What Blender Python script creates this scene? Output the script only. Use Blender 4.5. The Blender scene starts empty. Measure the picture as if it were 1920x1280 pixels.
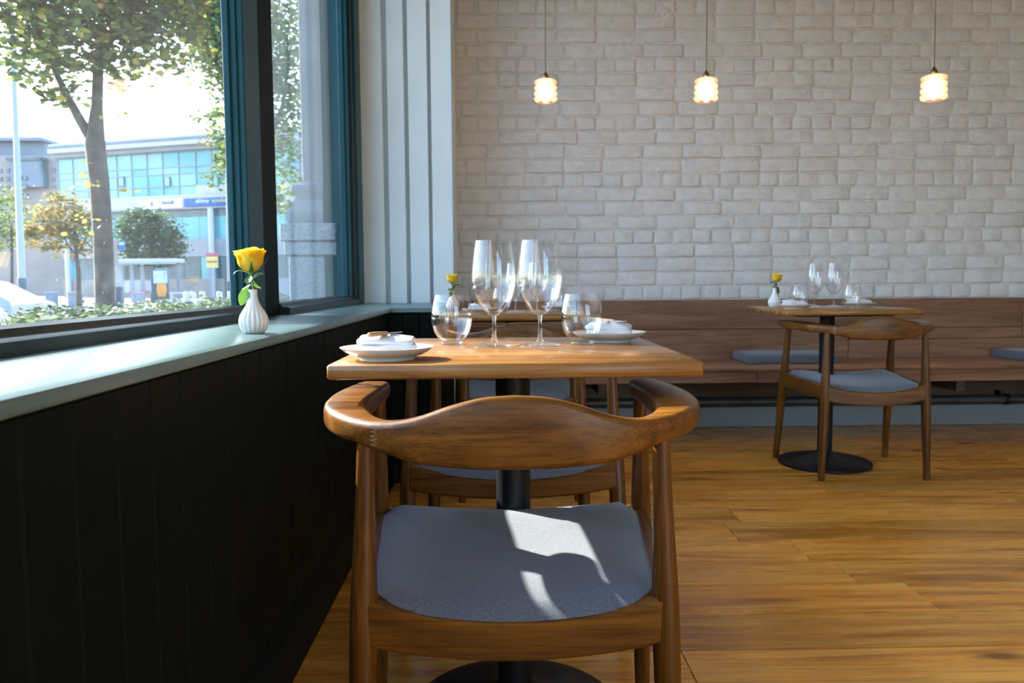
import bpy, math, random
from mathutils import Vector, Matrix

# ------------------------------------------------------------------ camera, sky, sun, exposure
sc = bpy.context.scene
C = sc.collection
F, PITCH, YAW, ROLL, CAMH = 1493.0, .0733, .0177, -.0073, .88
_fw = Vector((math.sin(YAW)*math.cos(PITCH), math.cos(YAW)*math.cos(PITCH), -math.sin(PITCH)))
_rt = Vector((math.cos(YAW), -math.sin(YAW), 0))
_up = _rt.cross(_fw)
_rt, _up = math.cos(ROLL)*_rt + math.sin(ROLL)*_up, -math.sin(ROLL)*_rt + math.cos(ROLL)*_up
EYE = Vector((0, 0, CAMH))
cd = bpy.data.cameras.new('camera')
cam = bpy.data.objects.new('camera', cd)
C.objects.link(cam)
cd.sensor_width = 36
cd.lens = F/1920*36
cd.clip_start, cd.clip_end = .02, 600
M = Matrix((_rt, _up, -_fw)).transposed().to_4x4()
M.translation = EYE
cam.matrix_world = M
cd.dof.use_dof = True
cd.dof.focus_distance = 1.5
cd.dof.aperture_fstop = 9
sc.camera = cam

SUN = Vector((-1, .76, .705)).normalized()          # direction towards the sun
w = bpy.data.worlds.new('sky')
sc.world = w
w.use_nodes = True
nt = w.node_tree
bg = nt.nodes['Background']
sky = nt.nodes.new('ShaderNodeTexSky')
sky.sky_type = 'NISHITA'
sky.sun_disc = False
sky.sun_elevation = math.asin(SUN.z)
sky.sun_rotation = math.atan2(SUN.x, SUN.y)
sky.dust_density = 1.5
sky.air_density = 1.0
sky.ozone_density = 1.0
tint = nt.nodes.new('ShaderNodeMix')
tint.data_type, tint.blend_type = 'RGBA', 'MULTIPLY'
tint.inputs[0].default_value = 1
tint.inputs[7].default_value = (.93, 1.0, 1.10, 1)
nt.links.new(sky.outputs[0], tint.inputs[6])
nt.links.new(tint.outputs[2], bg.inputs[0])
bg.inputs[1].default_value = .60
sl = bpy.data.lights.new('sun', 'SUN')
sl.energy = 12.5
sl.angle = math.radians(.6)
sl.color = (1, .96, .90)
so = bpy.data.objects.new('sun', sl)
C.objects.link(so)
so.rotation_euler = SUN.to_track_quat('Z', 'Y').to_euler()
so.location = SUN*30

vs = sc.view_settings
vs.view_transform = 'Standard'
vs.look = 'None'
vs.gamma = 1
vs.use_curve_mapping = False
vs.exposure = 1.0
cy = sc.cycles
cy.max_bounces = 8
cy.diffuse_bounces = 4
cy.glossy_bounces = 4
cy.transmission_bounces = 8
cy.transparent_max_bounces = 24
cy.caustics_reflective = False
cy.caustics_refractive = False
cy.sample_clamp_indirect = 6
cy.use_denoising = True
try:
    cy.denoiser = 'OPENIMAGEDENOISE'
except Exception:
    pass

rnd = random.Random(7)
PI = math.pi
TAU = 2*PI


# ------------------------------------------------------------------ pixel -> point
def ray(px, py):
    return (_fw + (px-960)/F*_rt - (py-640)/F*_up)


def onY(px, py, Y):
    d = ray(px, py)
    return EYE + d*(Y/d.y)


def onZ(px, py, Z):
    d = ray(px, py)
    return EYE + d*((Z-CAMH)/d.z)


# ------------------------------------------------------------------ mesh builder
class MB:
    def __init__(s):
        s.v, s.f = [], []

    def add(s, vs_, fs):
        o = len(s.v)
        s.v += [tuple(p) for p in vs_]
        s.f += [tuple(i+o for i in f) for f in fs]
        return s

    def box(s, x0, x1, y0, y1, z0, z1):
        return s.add([(x, y, z) for x in (x0, x1) for y in (y0, y1) for z in (z0, z1)],
                     [(0, 1, 3, 2), (4, 6, 7, 5), (0, 4, 5, 1), (2, 3, 7, 6), (0, 2, 6, 4), (1, 5, 7, 3)])

    def rbox(s, x0, x1, y0, y1, z0, z1, b):
        """box with chamfered edges"""
        X, Y, Z = (x0, x1), (y0, y1), (z0, z1)
        sg = (1, -1)
        V, I = [], {}
        for i in (0, 1):
            for j in (0, 1):
                for k in (0, 1):
                    p = (X[i], Y[j], Z[k])
                    for a in range(3):
                        q = [p[0]+sg[i]*b, p[1]+sg[j]*b, p[2]+sg[k]*b]
                        q[a] = p[a]
                        I[i, j, k, a] = len(V)
                        V.append(q)
        Fs = []
        g = lambda *t: I[t]
        for k in (0, 1):
            Fs.append((g(k, 0, 0, 0), g(k, 1, 0, 0), g(k, 1, 1, 0), g(k, 0, 1, 0)))
            Fs.append((g(0, k, 0, 1), g(1, k, 0, 1), g(1, k, 1, 1), g(0, k, 1, 1)))
            Fs.append((g(0, 0, k, 2), g(1, 0, k, 2), g(1, 1, k, 2), g(0, 1, k, 2)))
            for l in (0, 1):
                Fs.append((g(0, k, l, 1), g(1, k, l, 1), g(1, k, l, 2), g(0, k, l, 2)))
                Fs.append((g(k, 0, l, 0), g(k, 1, l, 0), g(k, 1, l, 2), g(k, 0, l, 2)))
                Fs.append((g(k, l, 0, 0), g(k, l, 1, 0), g(k, l, 1, 1), g(k, l, 0, 1)))
        for i in (0, 1):
            for j in (0, 1):
                for k in (0, 1):
                    Fs.append((g(i, j, k, 0), g(i, j, k, 1), g(i, j, k, 2)))
        return s.add(V, Fs)

    def loft(s, rings, closed=True, caps=(True, True)):
        n = len(rings[0])
        V = [p for r in rings for p in r]
        Fs = []
        for a in range(len(rings)-1):
            for i in range(n if closed else n-1):
                j = (i+1) % n
                Fs.append((a*n+i, a*n+j, (a+1)*n+j, (a+1)*n+i))
        if caps[0]:
            Fs.append(tuple(range(n))[::-1])
        if caps[1]:
            Fs.append(tuple((len(rings)-1)*n+i for i in range(n)))
        return s.add(V, Fs)

    def lathe(s, prof, n=32, c=(0, 0, 0), rib=None, caps=(True, True)):
        rings = []
        for r, z in prof:
            ring = []
            for i in range(n):
                a = TAU*i/n
                k = r*(rib(a, r, z) if rib else 1)
                ring.append((c[0]+k*math.cos(a), c[1]+k*math.sin(a), c[2]+z))
            rings.append(ring)
        return s.loft(rings, True, caps)

    def tube(s, path, rad, n=10, caps=True):
        path = [Vector(p) for p in path]
        if not isinstance(rad, (list, tuple)):
            rad = [rad]*len(path)
        rings, ref = [], None
        for i, p in enumerate(path):
            t = (path[min(i+1, len(path)-1)]-path[max(i-1, 0)]).normalized()
            if ref is None:
                ref = Vector((0, 0, 1)) if abs(t.z) < .9 else Vector((1, 0, 0))
            u = (ref-t*ref.dot(t)).normalized()
            v_ = t.cross(u)
            ref = u
            rings.append([p+rad[i]*(math.cos(TAU*k/n)*u+math.sin(TAU*k/n)*v_) for k in range(n)])
        return s.loft(rings, True, (caps, caps))

    def grid(s, fn, nu, nv):
        V = [fn(i/nu, j/nv) for j in range(nv+1) for i in range(nu+1)]
        Fs = [(j*(nu+1)+i, j*(nu+1)+i+1, (j+1)*(nu+1)+i+1, (j+1)*(nu+1)+i) for j in range(nv) for i in range(nu)]
        return s.add(V, Fs)

    def prism(s, poly, z0, z1):
        n = len(poly)
        return s.loft([[(x, y, z0) for x, y in poly], [(x, y, z1) for x, y in poly]])

    def mesh(s, name, smooth=None):
        m = bpy.data.meshes.new(name)
        m.from_pydata(s.v, [], s.f)
        m.validate()
        m.update()
        import bmesh
        bm = bmesh.new()
        bm.from_mesh(m)
        bmesh.ops.recalc_face_normals(bm, faces=bm.faces)
        bm.to_mesh(m)
        bm.free()
        if smooth is not None:
            m.shade_smooth()
            m.set_sharp_from_angle(angle=math.radians(smooth))
        return m

    def build(s, name, mat, parent=None, smooth=None, kind=None, loc=None, rot=None):
        o = bpy.data.objects.new(name, s.mesh(name, smooth))
        o.data.materials.append(mat)
        C.objects.link(o)
        if parent:
            o.parent = parent
        if kind:
            o['kind'] = kind
        if loc is not None:
            o.location = loc
        if rot is not None:
            o.rotation_euler = rot
        return o


def thing(name, label, cat, loc=(0, 0, 0), rz=0, group=None):
    o = bpy.data.objects.new(name, None)
    o.empty_display_size = .1
    C.objects.link(o)
    o.location = loc
    o.rotation_euler = (0, 0, rz)
    return tag(o, label, cat, group)


def tag(o, label, cat, group=None, kind=None):
    o['label'] = label
    o['category'] = cat
    if group:
        o['group'] = group
    if kind:
        o['kind'] = kind
    return o


def struct(name, label=None, loc=(0, 0, 0)):
    o = bpy.data.objects.new(name, None)
    C.objects.link(o)
    o.location = loc
    o['kind'] = 'structure'
    if label:
        o['label'] = label
    return o


def dup(root, loc, rz, label=None, scale=None):
    r = root.copy()
    C.objects.link(r)
    r.location = loc
    r.rotation_euler = (0, 0, rz)
    if label:
        r['label'] = label
    if scale:
        r.scale = (scale,)*3
    for ch in list(root.children):
        c = ch.copy()
        C.objects.link(c)
        c.parent = r
        for g in list(ch.children):
            d = g.copy()
            C.objects.link(d)
            d.parent = c
    return r


# ------------------------------------------------------------------ materials
class NT:
    def __init__(s, name):
        s.m = bpy.data.materials.new(name)
        s.m.use_nodes = True
        s.t = s.m.node_tree
        s.p = s.t.nodes['Principled BSDF']
        s.out = s.t.nodes['Material Output']

    def n(s, kind, **kw):
        o = s.t.nodes.new('ShaderNode'+kind)
        for k, v in kw.items():
            if k in ('operation', 'blend_type', 'data_type', 'feature', 'interpolation', 'mode', 'distance'):
                setattr(o, k, v)
            else:
                o.inputs[k].default_value = v
        return o

    def l(s, a, b):
        s.t.links.new(a, b)

    def math(s, op, a, b=None):
        o = s.n('Math', operation=op)
        for i, x in enumerate((a, b)):
            if x is None:
                continue
            if isinstance(x, (int, float)):
                o.inputs[i].default_value = x
            else:
                s.l(x, o.inputs[i])
        return o.outputs[0]

    def ramp(s, fac, stops):
        o = s.n('ValToRGB')
        e = o.color_ramp.elements
        while len(e) < len(stops):
            e.new(.5)
        for k, (p, c) in zip(e, stops):
            k.position = p
            k.color = (*c, 1) if len(c) == 3 else c
        s.l(fac, o.inputs[0])
        return o.outputs[0]

    def mix(s, fac, a, b, blend='MIX'):
        o = s.n('Mix', data_type='RGBA', blend_type=blend)
        for i, x in ((0, fac), (6, a), (7, b)):
            if isinstance(x, (int, float)):
                o.inputs[i].default_value = x
            elif isinstance(x, tuple):
                o.inputs[i].default_value = (*x, 1)
            else:
                s.l(x, o.inputs[i])
        return o.outputs[2]

    def coords(s, scale=(1, 1, 1), random_=False, kind='Object'):
        tc = s.n('TexCoord')
        v = tc.outputs[kind]
        if random_:
            oi = s.n('ObjectInfo')
            k = s.math('MULTIPLY', oi.outputs['Random'], 57.0)
            ad = s.n('VectorMath', operation='ADD')
            s.l(v, ad.inputs[0])
            s.l(k, ad.inputs[1])
            v = ad.outputs[0]
        mp = s.n('Mapping')
        mp.inputs['Scale'].default_value = scale
        s.l(v, mp.inputs[0])
        return mp.outputs[0]

    def noise(s, vec, scale, detail=4, dist=0, rough=.5):
        o = s.n('TexNoise', Scale=scale, Detail=detail, Distortion=dist, Roughness=rough)
        s.l(vec, o.inputs['Vector'])
        return o.outputs['Fac']

    def bump(s, h, strength, dist=.01):
        o = s.n('Bump', Strength=strength, Distance=dist)
        s.l(h, o.inputs['Height'])
        s.l(o.outputs[0], s.p.inputs['Normal'])

    def set(s, **kw):
        for k, v in kw.items():
            k = k.replace('_', ' ')
            if isinstance(v, tuple):
                v = (*v, 1) if len(v) == 3 else v
            s.p.inputs[k].default_value = v
        return s


def plain(name, col, rough=.5, metal=0, var=0.06, vscale=8, bump=0, bscale=60, **kw):
    """one colour with a little procedural unevenness"""
    t = NT(name)
    t.set(Roughness=rough, Metallic=metal, **kw)
    v = t.coords()
    f = t.noise(v, vscale, 4)
    lo = tuple(max(0, c*(1-var*2)) for c in col)
    hi = tuple(min(1, c*(1+var*2)) for c in col)
    t.l(t.ramp(f, [(.3, lo), (.7, hi)]), t.p.inputs['Base Color'])
    if bump:
        t.bump(t.noise(v, bscale, 3), bump, .002)
    return t.m


def wood(name, dark, mid, light, axis=0, s=1.0, rough=.35, rnd_=False, tone=.15, bump=.06, knots=False, pore=.35, coat=0.0, spec=.32):
    t = NT(name)
    st = [9*s]*3
    st[axis] = .9*s
    v = t.coords(tuple(st), rnd_)
    n1 = t.noise(v, 1.6, 6, 1.4, .6)
    col = t.ramp(n1, [(.28, dark), (.47, mid), (.7, light)])
    st2 = [190*s]*3
    st2[axis] = 5*s
    v2 = t.coords(tuple(st2), rnd_)
    n2 = t.noise(v2, 1, 3, .2)
    pm = t.ramp(n2, [(.36, (1, 1, 1)), (.52, (0, 0, 0))])
    pf = t.math('MULTIPLY', pm, pore)
    col = t.mix(pf, col, tuple(c*.45 for c in dark))
    if knots:
        st3 = [7*s]*3
        st3[axis] = 2.2*s
        v3 = t.coords(tuple(st3), rnd_)
        vo = t.n('TexVoronoi', Scale=.55)
        t.l(v3, vo.inputs['Vector'])
        km = t.ramp(vo.outputs['Distance'], [(.03, (1, 1, 1)), (.085, (0, 0, 0))])
        col = t.mix(t.math('MULTIPLY', km, .8), col, tuple(c*.3 for c in dark))
        st4 = [26*s]*3
        st4[axis] = 1.6*s
        n4 = t.noise(t.coords(tuple(st4), rnd_), 1.2, 5, 2.2, .65)
        sm = t.ramp(n4, [(.27, (1, 1, 1)), (.4, (0, 0, 0))])
        col = t.mix(t.math('MULTIPLY', sm, .55), col, tuple(c*.5 for c in dark))
    if rnd_:
        oi = t.n('ObjectInfo')
        k = t.math('ADD', t.math('MULTIPLY', oi.outputs['Random'], 2*tone), 1-tone)
        hs = t.n('HueSaturation')
        t.l(k, hs.inputs['Value'])
        t.l(col, hs.inputs['Color'])
        col = hs.outputs[0]
    t.l(col, t.p.inputs['Base Color'])
    rr = t.math('ADD', t.math('MULTIPLY', n1, .18), rough-.09)
    t.l(rr, t.p.inputs['Roughness'])
    t.set(Coat_Weight=coat, Coat_Roughness=.15, Specular_IOR_Level=spec)
    t.bump(n2, bump, .002)
    return t.m


def fabric(name, col):
    t = NT(name)
    v = t.coords()
    f = t.noise(v, 420, 3)
    g = t.noise(v, 9, 3)
    lo = tuple(c*.72 for c in col)
    hi = tuple(c*1.3 for c in col)
    c = t.ramp(f, [(.35, lo), (.65, hi)])
    c = t.mix(t.math('MULTIPLY', g, .3), c, tuple(x*1.25 for x in col))
    t.l(c, t.p.inputs['Base Color'])
    t.set(Roughness=.95, Sheen_Weight=.25, Sheen_Roughness=.5, Specular_IOR_Level=.2)
    t.bump(f, .35, .001)
    return t.m


def paint_brick():
    t = NT('painted_brick')
    v = t.coords((1, 1, 1), True)
    a = t.noise(v, 14, 5, .3)
    b = t.noise(v, 90, 4)
    col = t.ramp(a, [(.3, (.56, .575, .59)), (.55, (.63, .645, .66)), (.75, (.67, .685, .70))])
    oi = t.n('ObjectInfo')
    k = t.ramp(oi.outputs['Random'], [(.9, (0, 0, 0)), (.93, (1, 1, 1))])
    col = t.mix(t.math('MULTIPLY', k, .35), col, (.55, .575, .62))
    t.l(col, t.p.inputs['Base Color'])
    t.set(Roughness=.62)
    h = t.math('ADD', a, t.math('MULTIPLY', b, .35))
    t.bump(h, 1.0, .010)
    return t.m


def paint_mortar():
    t = NT('painted_mortar')
    v = t.coords()
    a = t.noise(v, 22, 6, .5, .65)
    b = t.noise(v, 7, 3)
    col = t.ramp(a, [(.22, (.10, .085, .07)), (.28, (.52, .51, .50)), (.6, (.64, .635, .63))])
    t.l(col, t.p.inputs['Base Color'])
    t.set(Roughness=.7)
    t.bump(t.math('ADD', a, b), 1.0, .012)
    return t.m


def thin_glass(name, tint=(1, 1, 1), edge=.55, base=.03, dust_haze=0.0):
    """clear thin glass: lets light straight through, mirrors more at grazing angles"""
    t = NT(name)
    tr = t.n('BsdfTransparent', Color=(*tint, 1))
    gl = t.n('BsdfGlossy', Roughness=.0, Color=(1, 1, 1, 1))
    lw = t.n('LayerWeight', Blend=.5)
    p = t.math('POWER', lw.outputs['Facing'], 4.0)
    fac = t.math('ADD', t.math('MULTIPLY', p, edge), base)
    mx = t.n('MixShader')
    t.l(fac, mx.inputs[0])
    t.l(tr.outputs[0], mx.inputs[1])
    t.l(gl.outputs[0], mx.inputs[2])
    last = mx.outputs[0]
    if dust_haze:  # dust specks and streaks; the film also imitates flare haze outdoors
        di = t.n('BsdfTranslucent', Color=(.9, .93, 1, 1))
        v = t.coords((1, 1, 1))
        big = t.noise(t.coords((1, 6, 1.0)), 1.2, 4, .8)
        sp = t.n('TexVoronoi', Scale=26.0)
        t.l(v, sp.inputs['Vector'])
        speck = t.ramp(sp.outputs['Distance'], [(.035, (1, 1, 1)), (.05, (0, 0, 0))])
        d = t.math('ADD', t.math('MULTIPLY', big, dust_haze), t.math('MULTIPLY', speck, .12))
        m2 = t.n('MixShader')
        t.l(d, m2.inputs[0])
        t.l(last, m2.inputs[1])
        t.l(di.outputs[0], m2.inputs[2])
        last = m2.outputs[0]
    t.l(last, t.out.inputs[0])
    return t.m


def solid_glass(name):
    t = NT(name)
    g = t.n('BsdfGlass', Roughness=0.0, IOR=1.48, Color=(.97, .99, .99, 1))
    tr = t.n('BsdfTransparent', Color=(.97, .99, .99, 1))
    mx = t.n('MixShader', Fac=.45)
    t.l(g.outputs[0], mx.inputs[1])
    t.l(tr.outputs[0], mx.inputs[2])
    t.l(mx.outputs[0], t.out.inputs[0])
    return t.m


def leafy(name, stops, trans=.45, rough=.6):
    t = NT(name)
    ge = t.n('NewGeometry')
    col = t.ramp(ge.outputs['Random Per Island'], stops)
    d = t.n('BsdfDiffuse')
    tl = t.n('BsdfTranslucent')
    gl = t.n('BsdfGlossy', Roughness=rough)
    t.l(col, d.inputs[0])
    t.l(col, tl.inputs[0])
    mx = t.n('MixShader', Fac=trans)
    t.l(d.outputs[0], mx.inputs[1])
    t.l(tl.outputs[0], mx.inputs[2])
    m2 = t.n('MixShader', Fac=.06)
    t.l(mx.outputs[0], m2.inputs[1])
    t.l(gl.outputs[0], m2.inputs[2])
    t.l(m2.outputs[0], t.out.inputs[0])
    return t.m


def emit(name, col, strength):
    t = NT(name)
    t.set(Emission_Color=col, Emission_Strength=strength, Base_Color=col)
    return t.m


MT = {}
MT['brick'] = paint_brick()
MT['mortar'] = paint_mortar()
MT['floor'] = wood('oak_floor', (.36, .115, .012), (.78, .335, .040), (.90, .48, .090), 0, .8, .27, True, .16, .05, True, .35)
MT['floor_base'] = plain('floor_gap', (.03, .018, .008), .8)
MT['chair'] = wood('chair_wood', (.056, .017, .002), (.140, .051, .0065), (.235, .096, .0135), 0, 1.6, .33, False, 0, .05, pore=.4, coat=.0)
MT['chair_leg'] = wood('chair_leg_wood', (.050, .015, .002), (.120, .043, .0055), (.19, .076, .0110), 2, 1.6, .33, False, 0, .05, pore=.4, coat=.0)
MT['chair_side'] = wood('chair_side_wood', (.050, .015, .002), (.120, .043, .0055), (.19, .076, .0110), 1, 1.6, .33, False, 0, .05, pore=.4, coat=.0)
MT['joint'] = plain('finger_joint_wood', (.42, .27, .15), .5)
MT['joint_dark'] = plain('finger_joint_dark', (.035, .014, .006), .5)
MT['table'] = wood('table_oak', (.155, .057, .013), (.28, .120, .030), (.38, .180, .050), 0, 1.2, .26, False, 0, .04, pore=.4, coat=.1)
MT['bench'] = wood('bench_wood', (.13, .056, .028), (.24, .115, .064), (.34, .18, .105), 0, .8, .45, True, .18, .08, pore=.3)
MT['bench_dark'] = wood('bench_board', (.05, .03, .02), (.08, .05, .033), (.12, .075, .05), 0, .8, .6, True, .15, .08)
MT['fabric'] = fabric('slate_fabric', (.118, .129, .150))
MT['wain'] = plain('dark_green_paint', (.006, .0100, .0090), .55, 0, .08, 6, .15, 30, Specular_IOR_Level=.07)
MT['sill'] = plain('sill_paint', (.095, .160, .155), .30, 0, .05, 5, .1, 14)
MT['frame'] = plain('blue_green_frame_paint', (.003, .066, .088), .4, 0, .08, 6, .12, 25, Specular_IOR_Level=.25)
MT['rail'] = plain('dark_green_frame_paint', (.012, .024, .025), .35, 0, .08, 6, .12, 25, Specular_IOR_Level=.3)
MT['white'] = plain('pale_board_paint', (.72, .80, .825), .5, 0, .02, 4, .08, 40)
MT['skirt'] = plain('shaded_skirting_paint', (.20, .225, .245), .5, 0, .04, 4)  # toned down to carry the shade under the bench
MT['plaster'] = plain('wall_plaster', (.42, .41, .40), .8, 0, .02, 4)
MT['ceiling'] = plain('ceiling_paint', (.60, .60, .60), .9, 0, .01, 4)
MT['black'] = plain('black_metal', (.007, .0075, .009), .42, 0, .05, 20, Specular_IOR_Level=.25)
MT['pipe'] = plain('grey_pipe_paint', (.055, .056, .056), .45, .2, .15, 10)
MT['pane'] = thin_glass('window_pane', (.97, .99, .98), .75, .035, .005)
MT['bowl'] = thin_glass('drinking_glass', (.985, .99, .99), .85, .05)
MT['glass'] = solid_glass('solid_glass')
MT['foot'] = thin_glass('clear_glass_foot', (.98, .99, .99), .9, .13)
MT['ceramic'] = plain('white_ceramic', (.66, .64, .60), .18, 0, .01, 5)
MT['vase'] = plain('white_vase_ceramic', (.78, .77, .76), .3, 0, .01, 5)
MT['linen'] = plain('white_linen', (.66, .66, .68), .9, 0, .01, 10, .25, 350)
MT['steel'] = plain('knife_steel', (.45, .47, .48), .25, 1, .05, 10)
MT['handle'] = plain('pale_handle', (.42, .25, .11), .4, 0, .08, 40)
MT['stem'] = plain('stem_green', (.10, .22, .04), .5, 0, .1, 30)
MT['brass'] = plain('aged_brass', (.30, .20, .09), .35, 1, .1, 20)
MT['cord'] = plain('braided_cord', (.20, .155, .085), .8, 0, .35, 300)
MT['bulb'] = emit('lit_bulb', (1, .74, .50), 13)
MT['bark'] = plain('bark', (.085, .070, .055), .9, 0, .25, 6, .8, 20)
MT['stone'] = plain('pier_stone', (.36, .36, .37), .7, 0, .06, 5)
MT['granite'] = plain('grey_granite', (.33, .38, .42), .5, 0, .25, 90)
MT['ground'] = plain('pavement', (.21, .207, .205), .8, 0, .1, .3)
MT['road'] = plain('asphalt', (.22, .22, .23), .8, 0, .1, 1)


def petal_mat():
    t = NT('yellow_petal')
    v = t.coords()
    f = t.noise(v, 40, 3)
    col = t.ramp(f, [(.3, (.86, .50, .012)), (.55, (.92, .70, .07)), (.75, (.94, .80, .26))])
    d = t.n('BsdfDiffuse')
    tl = t.n('BsdfTranslucent')
    t.l(col, d.inputs[0])
    t.l(col, tl.inputs[0])
    mx = t.n('MixShader', Fac=.35)
    t.l(d.outputs[0], mx.inputs[1])
    t.l(tl.outputs[0], mx.inputs[2])
    t.l(mx.outputs[0], t.out.inputs[0])
    return t.m


def leaf_mat():
    t = NT('rose_leaf')
    v = t.coords()
    f = t.noise(v, 60, 3)
    col = t.ramp(f, [(.3, (.025, .075, .018)), (.7, (.06, .14, .035))])
    t.l(col, t.p.inputs['Base Color'])
    t.set(Roughness=.45)
    tl = t.n('BsdfTranslucent', Color=(.16, .32, .03, 1))
    mx = t.n('MixShader', Fac=.3)
    t.l(t.p.outputs[0], mx.inputs[1])
    t.l(tl.outputs[0], mx.inputs[2])
    t.l(mx.outputs[0], t.out.inputs[0])
    return t.m


def shade_mat():
    t = NT('amber_crystal')
    tl = t.n('BsdfTranslucent', Color=(1, .70, .58, 1))
    gl = t.n('BsdfGlossy', Roughness=.08, Color=(1, .9, .8, 1))
    tr = t.n('BsdfTransparent', Color=(1, .80, .70, 1))
    mx = t.n('MixShader', Fac=.55)
    t.l(tr.outputs[0], mx.inputs[1])
    t.l(tl.outputs[0], mx.inputs[2])
    m2 = t.n('MixShader', Fac=.12)
    t.l(mx.outputs[0], m2.inputs[1])
    t.l(gl.outputs[0], m2.inputs[2])
    t.l(m2.outputs[0], t.out.inputs[0])
    return t.m


MT['petal'] = petal_mat()
MT['leaf'] = leaf_mat()
MT['shade'] = shade_mat()

# ------------------------------------------------------------------ room shell
YB = 4.77           # back wall
XL = -.475          # wainscot face
XR, YR, ZC = 5.6, -4.2, 3.3

# floor: one object per plank
fl = struct('floor', 'golden oak plank floor')
MB().box(-.9, XR, YR, YB+.2, -.06, -.021).build('subfloor', MT['floor_base'], fl)
PW = .2015
plank_meshes = {}
y = YB - .11
row = 0
LEN = (1.9, 2.3, 1.5, 2.05)
while y > YR:
    x = XL - rnd.uniform(.2, 1.6)
    while x < XR:
        L = rnd.choice(LEN)
        if L not in plank_meshes:
            plank_meshes[L] = MB().rbox(0.0015, L-.0015, .0015, PW-.0015, -.021, 0, .0004).mesh('plank')
            plank_meshes[L].materials.append(MT['floor'])
        o = bpy.data.objects.new('plank', plank_meshes[L])
        C.objects.link(o)
        o.parent = fl
        o.location = (x, y, rnd.uniform(-.0005, .0002))
        x += L
    y -= PW
    row += 1
o = MB().rbox(-.9, XR, YB-.11+PW, YB+.05, -.021, -.0003, .001).build('plank', MT['floor'], fl)

# back wall: mortar bed and painted bricks in courses
wb = struct('wall_back', 'white painted brick back wall')
MB().box(-.9, XR+.2, YB+.0046, YB+.25, 0, ZC).build('mortar_bed', MT['mortar'], wb)
CO, BL, BH = .0835, .2335, .0725
variants = {}


def brick_mesh(L, H, seed):
    r = random.Random(seed)
    j = lambda a: r.uniform(-a, a)
    b = .0055
    c = []
    outer = [(-L/2, -H/2), (L/2, -H/2), (L/2, H/2), (-L/2, H/2)]
    # irregular outline with two points per long side
    ol = []
    for i in range(4):
        a, d = outer[i], outer[(i+1) % 4]
        ol.append((a[0]+j(.0025), a[1]+j(.0025)))
        ol.append(((a[0]+d[0])/2+j(.004 if i % 2 else .012), (a[1]+d[1])/2+j(.0022)))
    n = len(ol)
    dep = r.uniform(-.0035, .0015)
    sc_ = lambda k, p: (p[0]*(1-2*k/L), p[1]*(1-2*k/H))
    R0 = [(p[0], .03, p[1]) for p in ol]
    R1 = [(p[0], .006, p[1]) for p in ol]
    R2 = [(q[0], .0018+dep, q[1]) for q in (sc_(.0035, p) for p in ol)]
    R3 = [(q[0], dep+j(.0006), q[1]) for q in (sc_(.010, p) for p in ol)]
    m = MB().loft([R0, R1, R2, R3], True, (False, True)).mesh('brick', 50)
    m.materials.append(MT['brick'])
    return m


for k in range(14):
    variants['s', k] = brick_mesh(BL-.009, BH+.0015, 100+k)
    variants['h', k] = brick_mesh(BL/2-.009, BH+.0015, 200+k)
cells = []
z0 = .88 - (563.8-530)*(YB-.05)/F - .40
rowi = 0
zrow = .02
while zrow < ZC-.02:
    head = (rowi % 4 == 1)
    step = BL/2 if head else BL
    x = -.32 + (0 if rowi % 2 else -BL/2) + rnd.uniform(-.03, .03)
    while x < XR:
        s_ = step
        kind = 'h' if head else 's'
        if not head and rnd.random() < .07:
            s_, kind = BL/2, 'h'
        cells.append((x+s_/2, zrow+CO/2, kind))
        x += s_
    zrow += CO
    rowi += 1


def in_view(x, z):
    return -.26 < x < 3.2 and .76 < z < 2.62


vis = [c for c in cells if in_view(c[0], c[1])]
vis.sort(key=lambda c: (c[2] != 's', abs(c[0]-1.5)))
own = set(vis[:299])
rest = MB()
for c in cells:
    x, z, k = c
    mesh = variants[k, rnd.randrange(14)]
    if c in own:
        o = bpy.data.objects.new('brick', mesh)
        C.objects.link(o)
        o.parent = wb
        o.location = (x, YB+rnd.uniform(-.002, .002), z)
        o.rotation_euler = (0, rnd.uniform(-.006, .006), 0)
    else:
        if x < -.5 or z < .3:
            continue
        dy = YB+rnd.uniform(-.002, .002)
        rest.add([(v.co.x+x, v.co.y+dy, v.co.z+z) for v in mesh.vertices], [tuple(p.vertices) for p in mesh.polygons])
o = rest.build('brickwork', MT['brick'], wb, 50, 'stuff')
# small round cover with screw holes high on the bricks
p = onY(1249, 25, YB)
cv = MB().lathe([(.0, 0), (.034, 0), (.034, .004), (.030, .006), (0, .006)], 20, caps=(False, False)).build('cover_disc', MT['brick'], wb, 40, loc=(p.x, YB-.001, p.z), rot=(PI/2, 0, 0))
for dx, dz in ((.012, .01), (-.012, -.01)):
    MB().lathe([(0.0, 0), (.003, 0), (.003, .002), (0, .002)], 8, caps=(False, False)).build('screw_hole', MT['black'], cv, None, loc=(dx, dz, .0055))

# skirting under the bench
sk = MB().rbox(-.45, XR, YB-.022, YB-.004, 0, .125, .004).build('baseboard_back', MT['skirt'], None, 40, 'structure')
sk['label'] = 'pale skirting board under the bench'

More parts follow.
